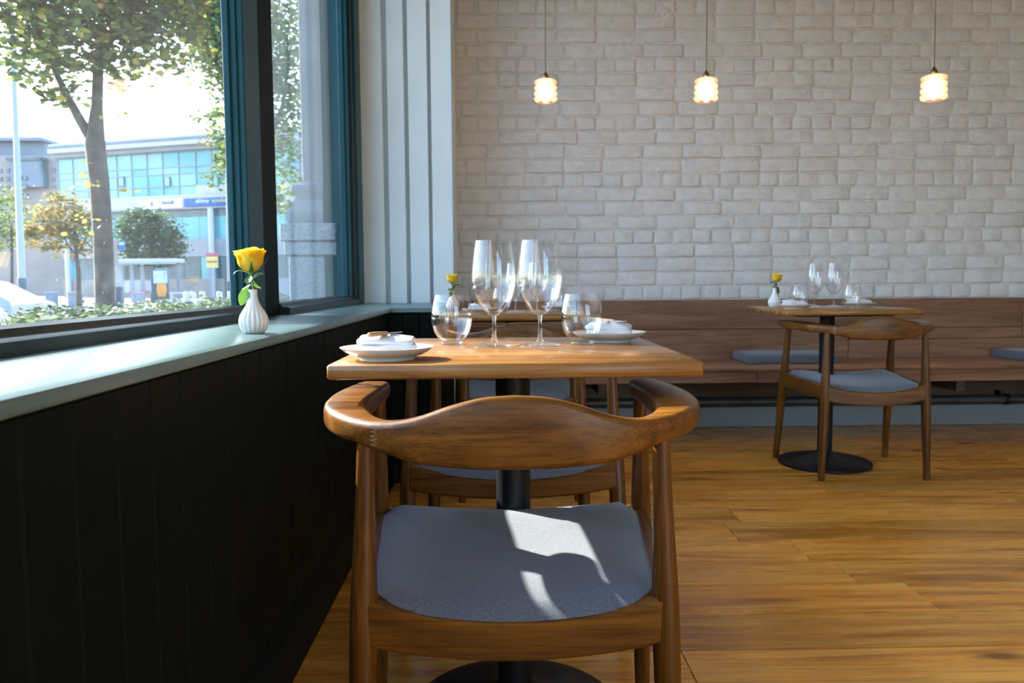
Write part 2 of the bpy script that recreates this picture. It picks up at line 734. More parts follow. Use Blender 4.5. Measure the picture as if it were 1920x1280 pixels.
# left wall: low wall with matchboard, header above the windows
wl = struct('wall_left', 'dark green matchboarded wall under the windows')
MB().box(-.90, -.487, YR, 4.33, 0, .752).build('masonry', MT['wain'], wl)
bm = MB().rbox(-.012, 0, .0006, .0994, .14, .752, .003).mesh('wall_board', None)
bm.materials.append(MT['wain'])
yy = -1.013
while yy < 3.44:
    o = bpy.data.objects.new('wall_board', bm)
    C.objects.link(o)
    o.parent = wl
    o.location = (XL, yy, 0)
    yy += .1
MB().box(-.487, XL, YR, -1.01, .14, .752).build('plain_panel', MT['wain'], wl)
bb = MB().loft([[(-.487, yv, 0), (-.462, yv, 0), (-.462, yv, .115), (-.468, yv, .13), (-.474, yv, .142), (-.487, yv, .142)] for yv in (YR, 3.45)]).build('baseboard_left', MT['wain'], None, None, 'structure')
bb['label'] = 'dark green skirting below the matchboarding'
MB().box(-.95, -.66, YR, 4.33, 2.92, ZC).build('header', MT['white'], wl)

# boxed-out ledge at the far end of the sill
wc = struct('wall_corner', 'pale boarded corner wall beyond the window')
MB().box(-.90, -.27, 4.378, 5.0, 0, ZC).build('masonry', MT['white'], wc)
LEDGE_Y, LEDGE_X = 3.45, -.252
MB().box(XL-.012, LEDGE_X+.012, LEDGE_Y+.027, 4.35, 0, .752).build('ledge_box', MT['wain'], wc)
bm2 = MB().rbox(.0006, .0704, 0, .012, .02, .752, .003).mesh('ledge_board')
bm2.materials.append(MT['wain'])
for k in range(3):
    o = bpy.data.objects.new('ledge_board', bm2)
    C.objects.link(o)
    o.parent = wc
    o.location = (XL-.012+.0715*k+.002, LEDGE_Y+.014, 0)
# upright boards with open grooves; pixel edges at the foot of the boards
edges = [(690, 723.8), (732.8, 763.8), (771.3, 806.8), (813.3, 849)]
for i, (a, b) in enumerate(edges):
    xa, xb = onY(a, 566, 4.33).x, onY(b, 566, 4.33).x
    if i == 0:
        xa = -.735
    MB().rbox(xa, xb, 4.33, 4.38, .770, ZC, .002).build('upright_board', MT['white'], wc)
MB().rbox(onY(849, 566, 4.33).x, onY(849, 566, 4.33).x+.008, 4.322, YB-.004, .0, ZC, .003).build('corner_trim', MT['white'], wc)

# sill: near length and the return over the ledge
si = struct('trim_1', 'grey-green painted window sill')


def sill_profile(t):  # bullnose profile in (offset from nose, z)
    return [(0, .7575), (.006, .7545), (.02, .753), (.30, .753), (.30, .777), (.016, .778), (.005, .774), (0, .766)]


prof = [(-.459-a, z) for a, z in sill_profile(0)]
MB().loft([[(x, yv, z) for x, z in prof] for yv in (YR, 1.05, LEDGE_Y+.1)]).build('sill_board', MT['sill'], si, 35)
prof2 = [(LEDGE_Y+(a if a < .1 else .9), z-.0004) for a, z in sill_profile(0)]
MB().loft([[(xv, yv, z) for yv, z in prof2] for xv in (-.78, LEDGE_X)]).build('ledge_board_top', MT['sill'], si, 35)

# windows along the left wall
GX = -.79
panes = [(-4.05, -2.05), (-1.85, .12), (.32, 2.392), (2.775, 4.12)]
for i, (a, b) in enumerate(panes):
    wi = struct('window_%d' % (i+1), 'tall street window, painted blue-green frame')
    MB().box(GX-.003, GX+.003, a-.01, b+.01, .80, 2.90).build('pane', MT['pane'], wi)
    # bottom rail: two steps and a bead
    MB().loft([[(-.715, yv, .777), (-.715, yv, .799), (-.722, yv, .803), (-.742, yv, .804), (-.748, yv, .816), (-.765, yv, .821), (-.783, yv, .815), (-.783, yv, .777)] for yv in (a-.02, b+.02)]).build('bottom_rail', MT['rail'], wi, 30)
    MB().rbox(-.84, -.80, a-.02, b+.02, .770, .812, .004).build('outer_rail', MT['rail'], wi)
    MB().rbox(-.84, -.70, a-.02, b+.02, 2.86, 2.94, .004).build('head_rail', MT['frame'], wi)


def mullion(n, y0, y1, far_frame):
    m_ = struct('trim_%d' % n, 'blue-green window mullion')
    # stepped reveal on the near side, main post, recessed strip on the far side
    MB().rbox(-.796, -.776, y0-.004, y0+.02, .78, 2.93, .002).build('glazing_bead', MT['frame'], m_)
    MB().rbox(-.796, -.758, y0+.006, y0+.03, .78, 2.93, .002).build('stepped_moulding', MT['frame'], m_)
    MB().rbox(-.796, -.740, y0+.014, y0+.014+(y1-y0)*.40, .778, 2.93, .003).build('post', MT['frame'], m_)
    MB().rbox(-.796, -.750, y0+.012+(y1-y0)*.40, y1-.02, .778, 2.93, .003).build('recessed_strip', MT['wain'], m_)  # near-black paint stands in for shade on this set-back face
    MB().rbox(-.796, -.770, y1-.022, y1+.006, .778, 2.93, .002).build('far_bead', MT['rail'], m_)


mullion(2, -2.05, -1.85, 0)
mullion(3, .12, .32, 0)
mullion(4, 2.392, 2.775, 0)
jm = struct('trim_5', 'blue-green window jamb beside the pale boards')
MB().rbox(-.796, -.768, 4.115, 4.135, .78, 2.93, .002).build('glazing_bead', MT['frame'], jm)
MB().rbox(-.796, -.748, 4.127, 4.165, .78, 2.93, .003).build('stepped_moulding', MT['frame'], jm)
MB().rbox(-.796, -.728, 4.162, 4.182, .778, 2.93, .003).build('inner_moulding', MT['rail'], jm)
MB().rbox(-.90, -.718, 4.180, 4.325, .778, 2.93, .004).build('post', MT['frame'], jm)

# unseen room: right wall, rear wall with glazed doors added to light the room, ceiling
MB().box(XR, XR+.2, YR-.2, YB+.2, 0, ZC).build('wall_right', MT['plaster'], None, None, 'structure')['label'] = 'plain plaster side wall'
wr = struct('wall_rear', 'unseen plaster wall behind the viewer with added glazed doors')
MB().box(-.9, 1.95, YR-.2, YR, 0, .75).build('apron', MT['plaster'], wr)
MB().box(-.9, XR+.2, YR-.2, YR, 2.95, ZC).build('lintel', MT['plaster'], wr)
for a, b in ((-.9, 1.95), (3.6, 3.8), (5.4, 5.8)):
    MB().box(a, b, YR-.2, YR, 0, 2.95).build('pier', MT['plaster'], wr)
for k, (a, b) in enumerate(((1.95, 3.6), (3.8, 5.4))):
    w_ = struct('window_%d' % (k+5), 'added glazed door behind the viewer, lights the room')
    MB().box(a, b, YR-.10, YR-.094, .0, 2.95).build('pane', MT['pane'], w_)
ce = MB().box(-.95, XR+.2, YR-.2, YB+.2, ZC, ZC+.1).build('ceiling', MT['ceiling'], None, None, 'structure')
ce['label'] = 'plain white ceiling'

# ------------------------------------------------------------------ bench along the back wall
BX0, BX1 = -.22, XR-.05
bench = thing('bench', 'long brown plank bench fixed along the white brick wall', 'bench', (0, 0, 0))
ZB0, ZB1, YBF = .418, .7717, YB-.05


def plank_part(name, x0, x1, y0, y1, z0, z1, mat='bench', b=.003):
    o_ = MB().rbox(0, x1-x0, 0, y1-y0, 0, z1-z0, b).build(name, MT[mat], bench, None, loc=(x0, y0, z0))
    return o_


XJ = onY(1591, 640, YBF).x
zseam = onY(1300, 617.5, YBF).z
plank_part('back_plank', BX0, XJ+1.05, YBF, YBF+.032, zseam+.0008, ZB1)
plank_part('back_plank', BX0, XJ-.001, YBF, YBF+.032, ZB0-.02, zseam-.0008)
z3 = onY(1800, 634, YBF).z
plank_part('back_plank', XJ+1.052, BX1, YBF, YBF+.032, z3+.0008, ZB1)
plank_part('back_plank', XJ+.001, BX1-.6, YBF, YBF+.032, ZB0-.02, z3-.0008)
plank_part('back_plank', XJ+.001, XJ+1.05, YBF+.001, YBF+.032, z3+.0008, zseam-.0008)
YSF = 4.285
MB().loft([[(xv, YSF+a, z) for a, z in ((.008, .391), (.002, .397), (0, .405), (.003, .413), (.010, .418), (.43, .418), (.43, .391))] for xv in (BX0, BX1)]).build('seat_plank', MT['bench'], bench, 40)
xf = onY(1419, 710, 4.33).x
plank_part('fascia_plank', BX0, xf-.0008, YSF+.045, YSF+.068, .322, .392)
plank_part('fascia_plank', xf+.0008, BX1, YSF+.041, YSF+.064, .322, .392)
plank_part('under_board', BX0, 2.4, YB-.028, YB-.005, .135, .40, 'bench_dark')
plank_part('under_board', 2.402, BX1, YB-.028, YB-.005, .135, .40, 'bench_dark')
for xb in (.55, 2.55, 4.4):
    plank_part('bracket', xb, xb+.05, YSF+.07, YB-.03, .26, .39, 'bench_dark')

pp = thing('heating_pipe', 'dark grey heating pipe running low under the bench', 'pipe', (BX0, 4.69, .163))
MB().tube([(0, 0, 0), (BX1-BX0, 0, 0)], .026, 16).build('pipe_run', MT['pipe'], pp, 40)
for xq in (onY(1886, 752, 4.69).x, .9):
    MB().lathe([(.027, -.012), (.034, -.012), (.034, .012), (.027, .012)], 16).build('pipe_clip', MT['black'], pp, 40, loc=(xq-BX0, 0, 0), rot=(0, PI/2, 0))
    MB().box(-.008, .008, 0, .055, .02, .05).build('clip_stem', MT['black'], pp, None, loc=(xq-BX0-.03, 0, 0))


def bench_cushion(x0, x1, y0, y1, label):
    t = thing('bench_cushion', label, 'cushion', ((x0+x1)/2, (y0+y1)/2, .418), 0, 'pads on the bench')
    W, D, H = (x1-x0)/2, (y1-y0)/2, .052

    def ring(k, z):
        r = .02
        e_ = max(0, k-.015)
        k = min(k, .015)
        pts = []
        for cx, cy_, a0 in ((1, 1, 0), (-1, 1, 90), (-1, -1, 180), (1, -1, 270)):
            for q in range(4):
                a = math.radians(a0+q*30)
                pts.append((cx*(W-r-e_)+(r-k)*math.cos(a), cy_*(D-r-e_)+(r-k)*math.sin(a), z))
        return pts
    rs = [ring(.012, 0), ring(.002, .004), ring(0, .010), ring(-.001, .028), ring(.0005, .043), ring(.006, .050), ring(.05, .0535), ring(.10, .0545)]
    MB().loft(rs).build('pad', MT['fabric'], t, 60)
    return t


a = onZ(1404, 684, .418)
b = onZ(1597, 682, .418)
bench_cushion(a.x+.01, b.x-.06, a.y+.03, 4.715, 'slate blue bench pad behind the table with the rose')
a = onY(1861, 660, 4.70)
bench_cushion(a.x, a.x+.55, 4.40, 4.715, 'slate blue bench pad at the right edge, cut off by the frame')


# ------------------------------------------------------------------ chairs
def lerp_table(tb, x):
    for (x0, y0), (x1, y1) in zip(tb, tb[1:]):
        if x <= x1:
            k = max(0, min(1, (x-x0)/(x1-x0)))
            k = k*k*(3-2*k) if len(tb) < 3 else k
            return tuple(p+(q-p)*k for p, q in zip(y0, y1)) if isinstance(y0, tuple) else y0+(y1-y0)*k
    return tb[-1][1]


def smooth_path(pts, n):
    """Catmull-Rom resample of a list of tuples"""
    P = [Vector(p) for p in pts]
    P = [2*P[0]-P[1]]+P+[2*P[-1]-P[-2]]
    out = []
    seg = len(P)-3
    for k in range(n+1):
        t = k/n*seg
        i = min(int(t), seg-1)
        u = t-i
        a, b, c, d = P[i:i+4]
        out.append(.5*((2*b)+(-a+c)*u+(2*a-5*b+4*c-d)*u*u+(-a+3*b-3*c+d)*u**3))
    return out


def make_chair(label):
    t = thing('round_back_armchair', label, 'chair', (0, 0, 0), 0, 'wooden armchairs at the tables')
    # key sections: x, y, half width (plan), top z, bottom z
    key = [(0, .012, .0105, .727, .624), (.045, .0135, .0108, .7235, .624), (.09, .018, .0115, .712, .626), (.135, .028, .013, .696, .630),
           (.176, .047, .016, .6875, .641), (.210, .075, .021, .687, .650), (.240, .115, .028, .691, .653), (.260, .17, .034, .694, .656),
           (.268, .24, .0365, .695, .657), (.270, .32, .036, .694, .657), (.268, .40, .0345, .692, .658), (.265, .450, .0335, .691, .659),
           (.263, .478, .0310, .6905, .664), (.261, .494, .0240, .689, .6655), (.260, .503, .0125, .686, .668)]
    key5 = [Vector(k) for k in [(a, b, c) for a, b, c, d, e in key]]
    n = 60
    xy = smooth_path([(k[0], k[1], k[2]) for k in key], n)
    zz = smooth_path([(k[3], k[4], 0) for k in key], n)
    half = [(p.x, p.y, max(p.z, .004), q.x, q.y) for p, q in zip(xy, zz)]
    full = [(-a, b, c, d, e) for a, b, c, d, e in half[::-1]] + half[1:]
    rings = []
    for i, (x, y_, hw, zt, zb) in enumerate(full):
        p0 = full[max(i-1, 0)]
        p1 = full[min(i+1, len(full)-1)]
        tx, ty = p1[0]-p0[0], p1[1]-p0[1]
        l = math.hypot(tx, ty)
        nx, ny = -ty/l, tx/l
        r = min(hw*.9, (zt-zb)*.45, .011)
        hz = (zt-zb)/2
        zc = (zt+zb)/2
        ring = []
        for cx, cz, a0 in ((1, 1, 0), (-1, 1, 90), (-1, -1, 180), (1, -1, 270)):
            for q in range(4):
                a = math.radians(a0+q*30)
                u = cx*(hw-r)+r*math.cos(a)
                v = cz*(hz-r)+r*math.sin(a)
                ring.append((x+nx*u, y_+ny*u, zc+v))
        rings.append(ring)
    rail = MB().loft(rings).build('top_rail', MT['chair'], t, 40)
    # finger joints where back and arm are spliced
    for sgn in (-1, 1):
        jm_ = MB()
        base = [(k, full[min(range(len(full)), key=lambda i: abs(full[i][0]-sgn*k)+(1 if full[i][1] > .12 else 0))]) for k in (.183, .195)]
        for q in range(5):
            za = .652+q*.0062
            (k0, f0), (k1, f1) = base
            # outer surface points
            def outp(f, z):
                i = full.index(f)
                p0, p1 = full[max(i-1, 0)], full[min(i+1, len(full)-1)]
                tx, ty = p1[0]-p0[0], p1[1]-p0[1]
                l = math.hypot(tx, ty)
                nx, ny = -ty/l, tx/l
                return (f[0]-nx*(f[2]+.0002), f[1]-ny*(f[2]+.0002), z)
            A, B = outp(f0, za), outp(f1, za+.0022)
            jm_.add([A, (A[0], A[1], A[2]+.0008), (B[0], B[1], B[2]+.0008), B], [(0, 1, 2, 3)])
            A2 = outp(f0, za+.0044)
            jm_.add([B, (B[0], B[1], B[2]+.0008), (A2[0], A2[1], A2[2]+.0008), A2], [(0, 1, 2, 3)])
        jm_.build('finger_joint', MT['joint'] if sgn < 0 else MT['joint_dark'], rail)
    # legs
    def leg(top, foot):
        top, foot = Vector(top), Vector(foot)
        prof = [(0, .0130), (.12, .0140), (.25, .0172), (.36, .0200), (.45, .0208), (.58, .0198), (.75, .0175), (.92, .0152), (.985, .0148), (1, .0135)]
        MB().tube([top+(foot-top)*k for k, r in prof], [r for k, r in prof], 14).build('leg', MT['chair_leg'], t, 50)
    for s_ in (-1, 1):
        leg((s_*.214, .074, .660), (s_*.2335, .06, 0))
        leg((s_*.250, .445, .670), (s_*.274, .535, 0))
    # seat rails: rear and front dip in the middle
    def bow(name, yc, hw, ze, zm, he, hm, th):
        def rg(x):
            k = 1-(x/hw)**2
            zt = ze+(zm-ze)*k
            zb = zt-(he+(hm-he)*k)
            c = .006
            return [(x, yc-th/2, zb+c), (x, yc-th/2, zt-c), (x, yc-th/2+c, zt), (x, yc+th/2-c, zt), (x, yc+th/2, zt-c), (x, yc+th/2, zb+c), (x, yc+th/2-c, zb), (x, yc-th/2+c, zb)]
        MB().loft([rg(hw*(-1+2*i/16)) for i in range(17)]).build(name, MT['chair'], t, 35)
    bow('rear_rail', .064, .218, .424, .392, .070, .062, .026)
    bow('front_rail', .500, .252, .437, .398, .066, .050, .026)
    for s_ in (-1, 1):
        rg = lambda p, zt, zb: [(p[0]+a*.012, p[1], z) for a, z in ((-1, zb), (-1, zt-.005), (-.6, zt), (.6, zt), (1, zt-.005), (1, zb))]
        MB().loft([rg((s_*.222, .07), .424, .362), rg((s_*.258, .495), .437, .372)]).build('side_rail', MT['chair_side'], t, 35)
    # upholstered saddle seat
    N = 28

    def hwid(v):
        return .208+(.258-.208)*v

    def surf(u, v):
        U = 2*u-1
        V = v
        # rounded-corner outline
        e = (abs(U)**7+abs(2*V-1)**7)**(1/7) if (U or V != .5) else 0
        ang = max(abs(U), abs(2*V-1))
        k = ang/e if e > 0 else 1
        x = U*k*hwid(.5+(V-.5)*k)
        yv = .282+(V-.5)*k*.460
        zb = .391+.028*U*U+(.006+.008*U*U)*V
        zt = .424+.010*U*U+(.027+.003*U*U)*V
        kk = math.sqrt(max(0, 1-ang**(3.6+2.4*V)))
        dish = -.012*(1-U*U)*(1-(2*V-1)**2)
        return (x, yv, zb+(zt-zb)*kk+dish)
    MB().grid(surf, N, N).build('seat_cushion', MT['fabric'], t, 80)
    return t


chair_near = make_chair('wooden armchair nearest the viewer, sunlight patch on its slate seat')
chair_near.location = (.022, 1.068, 0)
dup(chair_near, (1.652, 3.368, 0), -.01, 'wooden armchair on the right, pushed under the table by the bench')
dup(chair_near, (.030, 2.44, 0), PI+.01, 'wooden armchair facing the viewer across the sunlit near table')
dup(chair_near, (.085, 3.10, 0), 0, 'wooden armchair with its back to the viewer at the far corner table')


# ------------------------------------------------------------------ tables
TZ = .753


def make_table(label):
    t = thing('dining_table', label, 'table', (0, 0, 0), 0, 'square oak tables')
    MB().rbox(-.3, .3, 0, .6, TZ-.0245, TZ, .0035).build('tabletop', MT['table'], t, 50)
    MB().rbox(-.21, .21, .09, .51, TZ-.0345, TZ-.0245, .002).build('mounting_plate', MT['black'], t)
    MB().lathe([(.034, .045), (.034, TZ-.034)], 28, (0, .31, 0)).build('column', MT['black'], t, 40)
    MB().lathe([(.205, 0), (.215, .004), (.215, .014), (.208, .020), (.17, .030), (.10, .044), (.05, .056), (.036, .066)], 48, (0, .31, 0)).build('base', MT['black'], t, 30)
    return t


T1 = make_table('near oak table in sunlight with two large wine glasses')
T1.location = (.0285, 1.257, 0)
dup(T1, (1.565, 3.45, 0), -.0106, 'oak table by the bench at right with a yellow rose')
dup(T1, (.065, 3.20, 0), 0, 'oak table in the far corner beside the pale boards')


# ------------------------------------------------------------------ tableware
def make_wine(label):
    t = thing('wine_glass', label, 'wine glass', (0, 0, 0), 0, 'stemmed glasses')
    out = [(.0042, .060), (.011, .0635), (.0205, .072), (.0305, .0845), (.0385, .099), (.0435, .115), (.0455, .131), (.0450, .150), (.0428, .172), (.0398, .194), (.0373, .2115)]
    inn = [(max(r-.0012, .001), z+.0006) for r, z in out[1:]]
    inn = [(.0008, .0655)] + inn
    inn[-1] = (inn[-1][0], .2115)
    MB().lathe(out+inn[::-1], 56, caps=(False, True)).build('bowl', MT['bowl'], t, 60)
    MB().lathe([(.0085, .0085), (.0055, .015), (.0041, .025), (.0036, .040), (.0040, .054), (.0050, .0625)], 24).build('stem', MT['glass'], t, 60)
    MB().lathe([(.0425, 0.0002), (.0428, .0018), (.036, .0036), (.022, .0060), (.0086, .0090)], 48).build('foot', MT['foot'], t, 60)
    return t


def make_tumbler(label):
    t = thing('tumbler', label, 'tumbler', (0, 0, 0), 0, 'stemless glasses')
    out = [(.0215, .0075), (.030, .015), (.0372, .027), (.0414, .042), (.0428, .055), (.0420, .070), (.0395, .087), (.0352, .1035)]
    inn = [(r-.0014, z) for r, z in out]
    MB().lathe(out+inn[::-1], 56, caps=(False, False)).build('wall', MT['bowl'], t, 60)
    MB().lathe([(.021, .0002), (.0235, .0022), (.0225, .0068), (.018, .0085), (.001, .0095)], 40).build('thick_base', MT['glass'], t, 60)
    return t


def make_plate(label):
    t = thing('side_plate', label, 'plate', (0, 0, 0), 0, 'small white plates')
    MB().lathe([(.001, .004), (.041, .004), (.042, .0003), (.046, .0003), (.047, .0045), (.060, .0085), (.072, .0150), (.0785, .0205), (.0790, .0215), (.0775, .0218), (.070, .0172), (.058, .0110), (.044, .0072), (.001, .0068)], 64, caps=(True, True)).build('dish', MT['ceramic'], t, 60)
    return t


def slab(W, D, H, seed, dome=.0):
    r = random.Random(seed)
    ph = r.uniform(0, 6)
    N = 14

    def rg(k, z, dm):
        pts = []
        for i in range(40):
            a = TAU*i/40
            c_, s_ = math.cos(a), math.sin(a)
            n_ = 9.0
            q = (abs(c_)**n_+abs(s_)**n_)**(-1/n_)
            x, y_ = W*k*q*c_, D*k*q*s_
            pts.append((x, y_, z+dm*(1-(x/W)**2)*(1-(y_/D)**2)+.0010*math.sin(3*a+ph)+.0006*math.sin(7*a+ph)))
        return pts
    return MB().loft([rg(.94, 0, 0), rg(.99, H*.2, 0), rg(1.0, H*.5, 0), rg(.985, H*.85, 0), rg(.93, H, dome*.3), rg(.7, H, dome), rg(.35, H, dome*1.05), rg(.05, H, dome*1.05)])


def make_napkin(label):
    t = thing('folded_napkin', label, 'napkin', (0, 0, 0), 0, 'folded linen napkins')
    slab(.049, .042, .0100, 1).build('fold', MT['linen'], t, 60, loc=(0, 0, 0))
    slab(.048, .041, .0100, 2).build('fold', MT['linen'], t, 60, loc=(.001, -.001, .0098), rot=(0, 0, .05))
    slab(.047, .040, .0095, 3, .006).build('fold', MT['linen'], t, 60, loc=(-.001, .002, .0198), rot=(.05, .03, -.07))
    return t


def make_knife(label):
    t = thing('butter_knife', label, 'knife', (0, 0, 0), 0, 'small butter knives')
    hp = [(-.046, .0032), (-.044, .0050), (-.032, .0055), (-.015, .0047), (-.004, .0040), (0, .0034)]
    MB().loft([[(x, r*math.cos(TAU*k/12), .0042+.75*r*math.sin(TAU*k/12)) for k in range(12)] for x, r in hp]).build('handle', MT['handle'], t, 60)
    MB().prism([(0, -.0034), (.010, -.0050), (.026, -.0060), (.035, -.004), (.039, .002), (.036, .0055), (.024, .0057), (0, .0034)], .0034, .0046).build('blade', MT['steel'], t, 30)
    return t


def put(src, used, make, loc, rz, label):
    if not used:
        src.append(make(label))
        used.append(1)
        o_ = src[0]
        o_.location = loc
        o_.rotation_euler = (0, 0, rz)
        return o_
    return dup(src[0], loc, rz, label)


def placer(make):
    src, used = [], []
    return lambda loc, rz, label: put(src, used, make, loc, rz, label)


wine, tumb, plate, napk, knife = (placer(m) for m in (make_wine, make_tumbler, make_plate, make_napkin, make_knife))


def on_table(px, py):
    v = onZ(px, py, TZ)
    return (v.x, v.y, TZ)


g1 = on_table(926.5, 648.5)
g2 = on_table(1012.5, 648)
wine(g1, 0, 'large clear wine glass on the near table, the left of the pair')
wine(g2, 0, 'large clear wine glass on the near table, the right of the pair')
q = on_table(847.5, 645.5)
tumb(q, 0, 'stemless clear glass on the near table, left of the wine glasses')
q = on_table(1090.5, 645)
tumb(q, 0, 'stemless clear glass on the near table, in front of the right plate')


def setting(x, y_, rz, kx, ky, krz, l1, l2, l3):
    plate((x, y_, TZ), 0, l1)
    napk((x, y_, TZ+.0072), rz, l2)
    c_, s_ = math.cos(rz), math.sin(rz)
    kn = knife((x+kx, y_+ky, TZ+.0405), krz, l3)
    return kn


pl = onZ(726, 655.5, TZ+.016)
k_ = setting(pl.x, pl.y, .12, .002, -.010, 1.0, 'white side plate at the front left corner of the near table', 'white folded napkin on the plate at the near table\'s front left corner', 'butter knife with pale handle on the front left napkin')
pr = onZ(1142, 624.5, TZ+.018)
k_ = setting(pr.x, pr.y, -.2, .012, .004, -1.05, 'white side plate at the back right of the near table', 'white folded napkin on the plate behind the right stemless glass', 'butter knife with grey blade on the back right napkin')

# right table
wine((1.545, 3.86, TZ), 0, 'wine glass on the right table, nearer the rose')
wine((1.640, 3.86, TZ), .3, 'wine glass on the right table, farther from the rose')
tumb((1.447, 3.80, TZ), 0, 'stemless glass behind the napkin beside the white rose vase')
tumb((1.605, 3.585, TZ), 0, 'stemless glass at the front of the right table')
setting(1.352, 3.605, .1, .03, .0, .4, 'white side plate beside the rose vase on the right table', 'folded napkin on the plate beside the rose vase at right', 'butter knife on the napkin beside the right rose vase')
setting(1.735, 3.80, .3, -.01, .0, -.5, 'white side plate behind the stemless glass on the right table', 'folded napkin behind the stemless glass on the right table', 'butter knife on the napkin at the right table\'s far side')
# far corner table
wine((.078, 3.46, TZ), 0, 'wine glass on the far corner table, seen between the near wine glasses')
wine((.172, 3.46, TZ), 0, 'wine glass on the far corner table, behind the right near wine glass')
tumb((.018, 3.52, TZ), 0, 'stemless glass on the far corner table, by its left napkin')
tumb((.265, 3.44, TZ), 0, 'stemless glass on the far corner table, at its right side')
setting(-.075, 3.37, .1, .02, .0, .4, 'white side plate on the left of the far corner table', 'folded napkin on the left of the far corner table', 'butter knife on the left napkin of the far corner table')
setting(.275, 3.62, -.2, .0, .0, -.5, 'white side plate on the back right of the far corner table', 'folded napkin on the back right of the far corner table', 'butter knife on the back right napkin of the far corner table')


# ------------------------------------------------------------------ vases and roses
def make_vase(label):
    prof = [(.018, 0), (.0215, .002), (.0262, .010), (.0292, .020), (.0296, .028), (.0270, .038), (.0215, .048), (.0160, .057), (.0118, .066), (.0096, .075), (.0089, .084), (.0092, .0915), (.0094, .0925), (.0080, .0925), (.0074, .088), (.007, .07)]

    def rib(a, r, z):
        k = max(0, min(1, (.068-z)/.03))*max(0, min(1, z/.004))
        return 1+.12*k*(abs(math.sin(a*8.5))-.7)
    t = thing('bud_vase', label, 'vase', (0, 0, 0), 0, 'ribbed white bud vases')
    MB().lathe(prof, 136, rib=rib, caps=(True, True)).build('ribbed_body', MT['vase'], t, 70)
    return t


def petal(theta, R, h, span, curl, lean=0.0, seed=0):
    r = random.Random(seed)
    w1, w2 = r.uniform(-.003, .003), r.uniform(0, 6)

    def fn(u, v):
        U = 2*u-1
        wid = math.sin(min(1, v*1.25+.12)*PI/2)
        a = theta+U*span*wid*.5
        rr = R*(.22+.78*math.sin(min(1, v/.5)*PI/2)) + curl*max(0, v-.55)**1.6*2.2 + .0018*math.sin(5*U+w2)*v
        z = h*(v-.16*v*v*U*U) + w1*v*U
        return (rr*math.cos(a)+lean*z*math.cos(theta), rr*math.sin(a)+lean*z*math.sin(theta), z)
    return MB().grid(fn, 8, 9)


def make_rose(label, stem_h=.035, variant=0):
    """base of the rose sits at the vase mouth"""
    t = thing('yellow_rose', label, 'rose', (0, 0, 0), 0, 'single yellow roses')
    MB().tube([(0, 0, -.06), (.0005, 0, -.02), (.001, 0, .01), (-.001, 0, stem_h)], .0022, 8).build('stem', MT['stem'], t, 60)
    top = Vector((-.001, 0, stem_h))
    hip = MB().lathe([(.002, -.004), (.0052, 0), (.0068, .004), (.006, .009)], 14).build('hip', MT['stem'], t, 60, loc=top)
    r = random.Random(variant+3)
    for ring, (n_, R, h, span, curl) in enumerate(((5, .0262, .046, 1.75, .012), (5, .0235, .049, 1.7, .009), (4, .0185, .050, 1.9, .004), (3, .0128, .049, 2.4, .001), (2, .007, .046, 3.0, 0))):
        for k in range(n_):
            th = TAU*k/n_+ring*.55+r.uniform(-.15, .15)
            petal(th, R, h*r.uniform(.95, 1.04), span, curl*r.uniform(.7, 1.2), 0, ring*10+k).build('petal', MT['petal'], t, 70, loc=top+Vector((0, 0, .003)))
    for k in range(5):
        th = TAU*k/5+.4
        up = (.034, .008, .030, -.006, .02)[k]

        def sep(u, v, th=th, up=up):
            wd = .0048*(1-v)**.7*(2*u-1)
            d = .006+.034*math.sin(v*1.35)
            z = .004+up*v*v+.006*math.sin(v*PI)
            return (top.x+d*math.cos(th)-wd*math.sin(th), d*math.sin(th)+wd*math.cos(th), top.z+z-abs(2*u-1)*.001)
        MB().grid(sep, 2, 9).build('sepal', MT['leaf'], t, 70)
    # leaves: base point, growing direction, width direction, length, half width, sag
    for base, d, wv, L, W, sag in (((-.006, -.004, .008), (-.38, -.15, -.92), (.92, .10, -.38), .046, .0125, .004),
                                   ((-.004, 0, .012), (-.95, -.1, .30), (.1, .6, .5), .024, .007, -.016),
                                   ((.003, -.002, .024), (.93, -.15, .35), (-.25, .6, .75), .036, .0065, -.004),
                                   ((.0, -.003, .030), (.10, -.55, -.80), (.95, .1, .1), .024, .0095, .003),
                                   ((.002, .003, .022), (.35, .5, -.75), (.8, -.5, .1), .026, .009, .003)):
        d, wv, base = Vector(d).normalized(), Vector(wv).normalized(), Vector(base)
        nv = d.cross(wv).normalized()

        def lf(u, v, d=d, wv=wv, nv=nv, base=base, L=L, W=W, sag=sag):
            U = 2*u-1
            wd = W*math.sin(PI*min(1, v*.95+.03))**.75*(1+.05*math.sin(v*46))
            return base+d*(L*v)+wv*(wd*U)+Vector((0, 0, 1))*(sag*v*v)+nv*(abs(U)*W*.22+.003*math.sin(v*PI))
        MB().grid(lf, 8, 16).build('leaf', MT['leaf'], t, 70)
    return t


vp = onZ(476.5, 624.5, .778)
v1 = make_vase('white ribbed bud vase standing on the grey-green window sill')
v1.location = (vp.x, vp.y, .778)
rose1 = make_rose('large yellow rose in the vase on the window sill')
rose1.location = (vp.x, vp.y, .778+.090)
rose1.rotation_euler = (0, -.06, -.35)
p2 = onY(848.5, 560, 3.62)
dup(v1, (p2.x, 3.62, TZ), .2, 'white bud vase on the far corner table by the pale boards')
r2 = dup(rose1, (p2.x, 3.62, TZ+.093), .5, 'small yellow rose in front of the pale boarded corner', .86)
p3 = on_table(1452, 576)
dup(v1, p3, .3, 'white bud vase at the left end of the right table')
r3 = dup(rose1, (p3[0], p3[1], TZ+.092), 2.4, 'yellow rose on the right table in front of the brick wall', .82)
r3.rotation_euler = (0, -.16, 2.4)


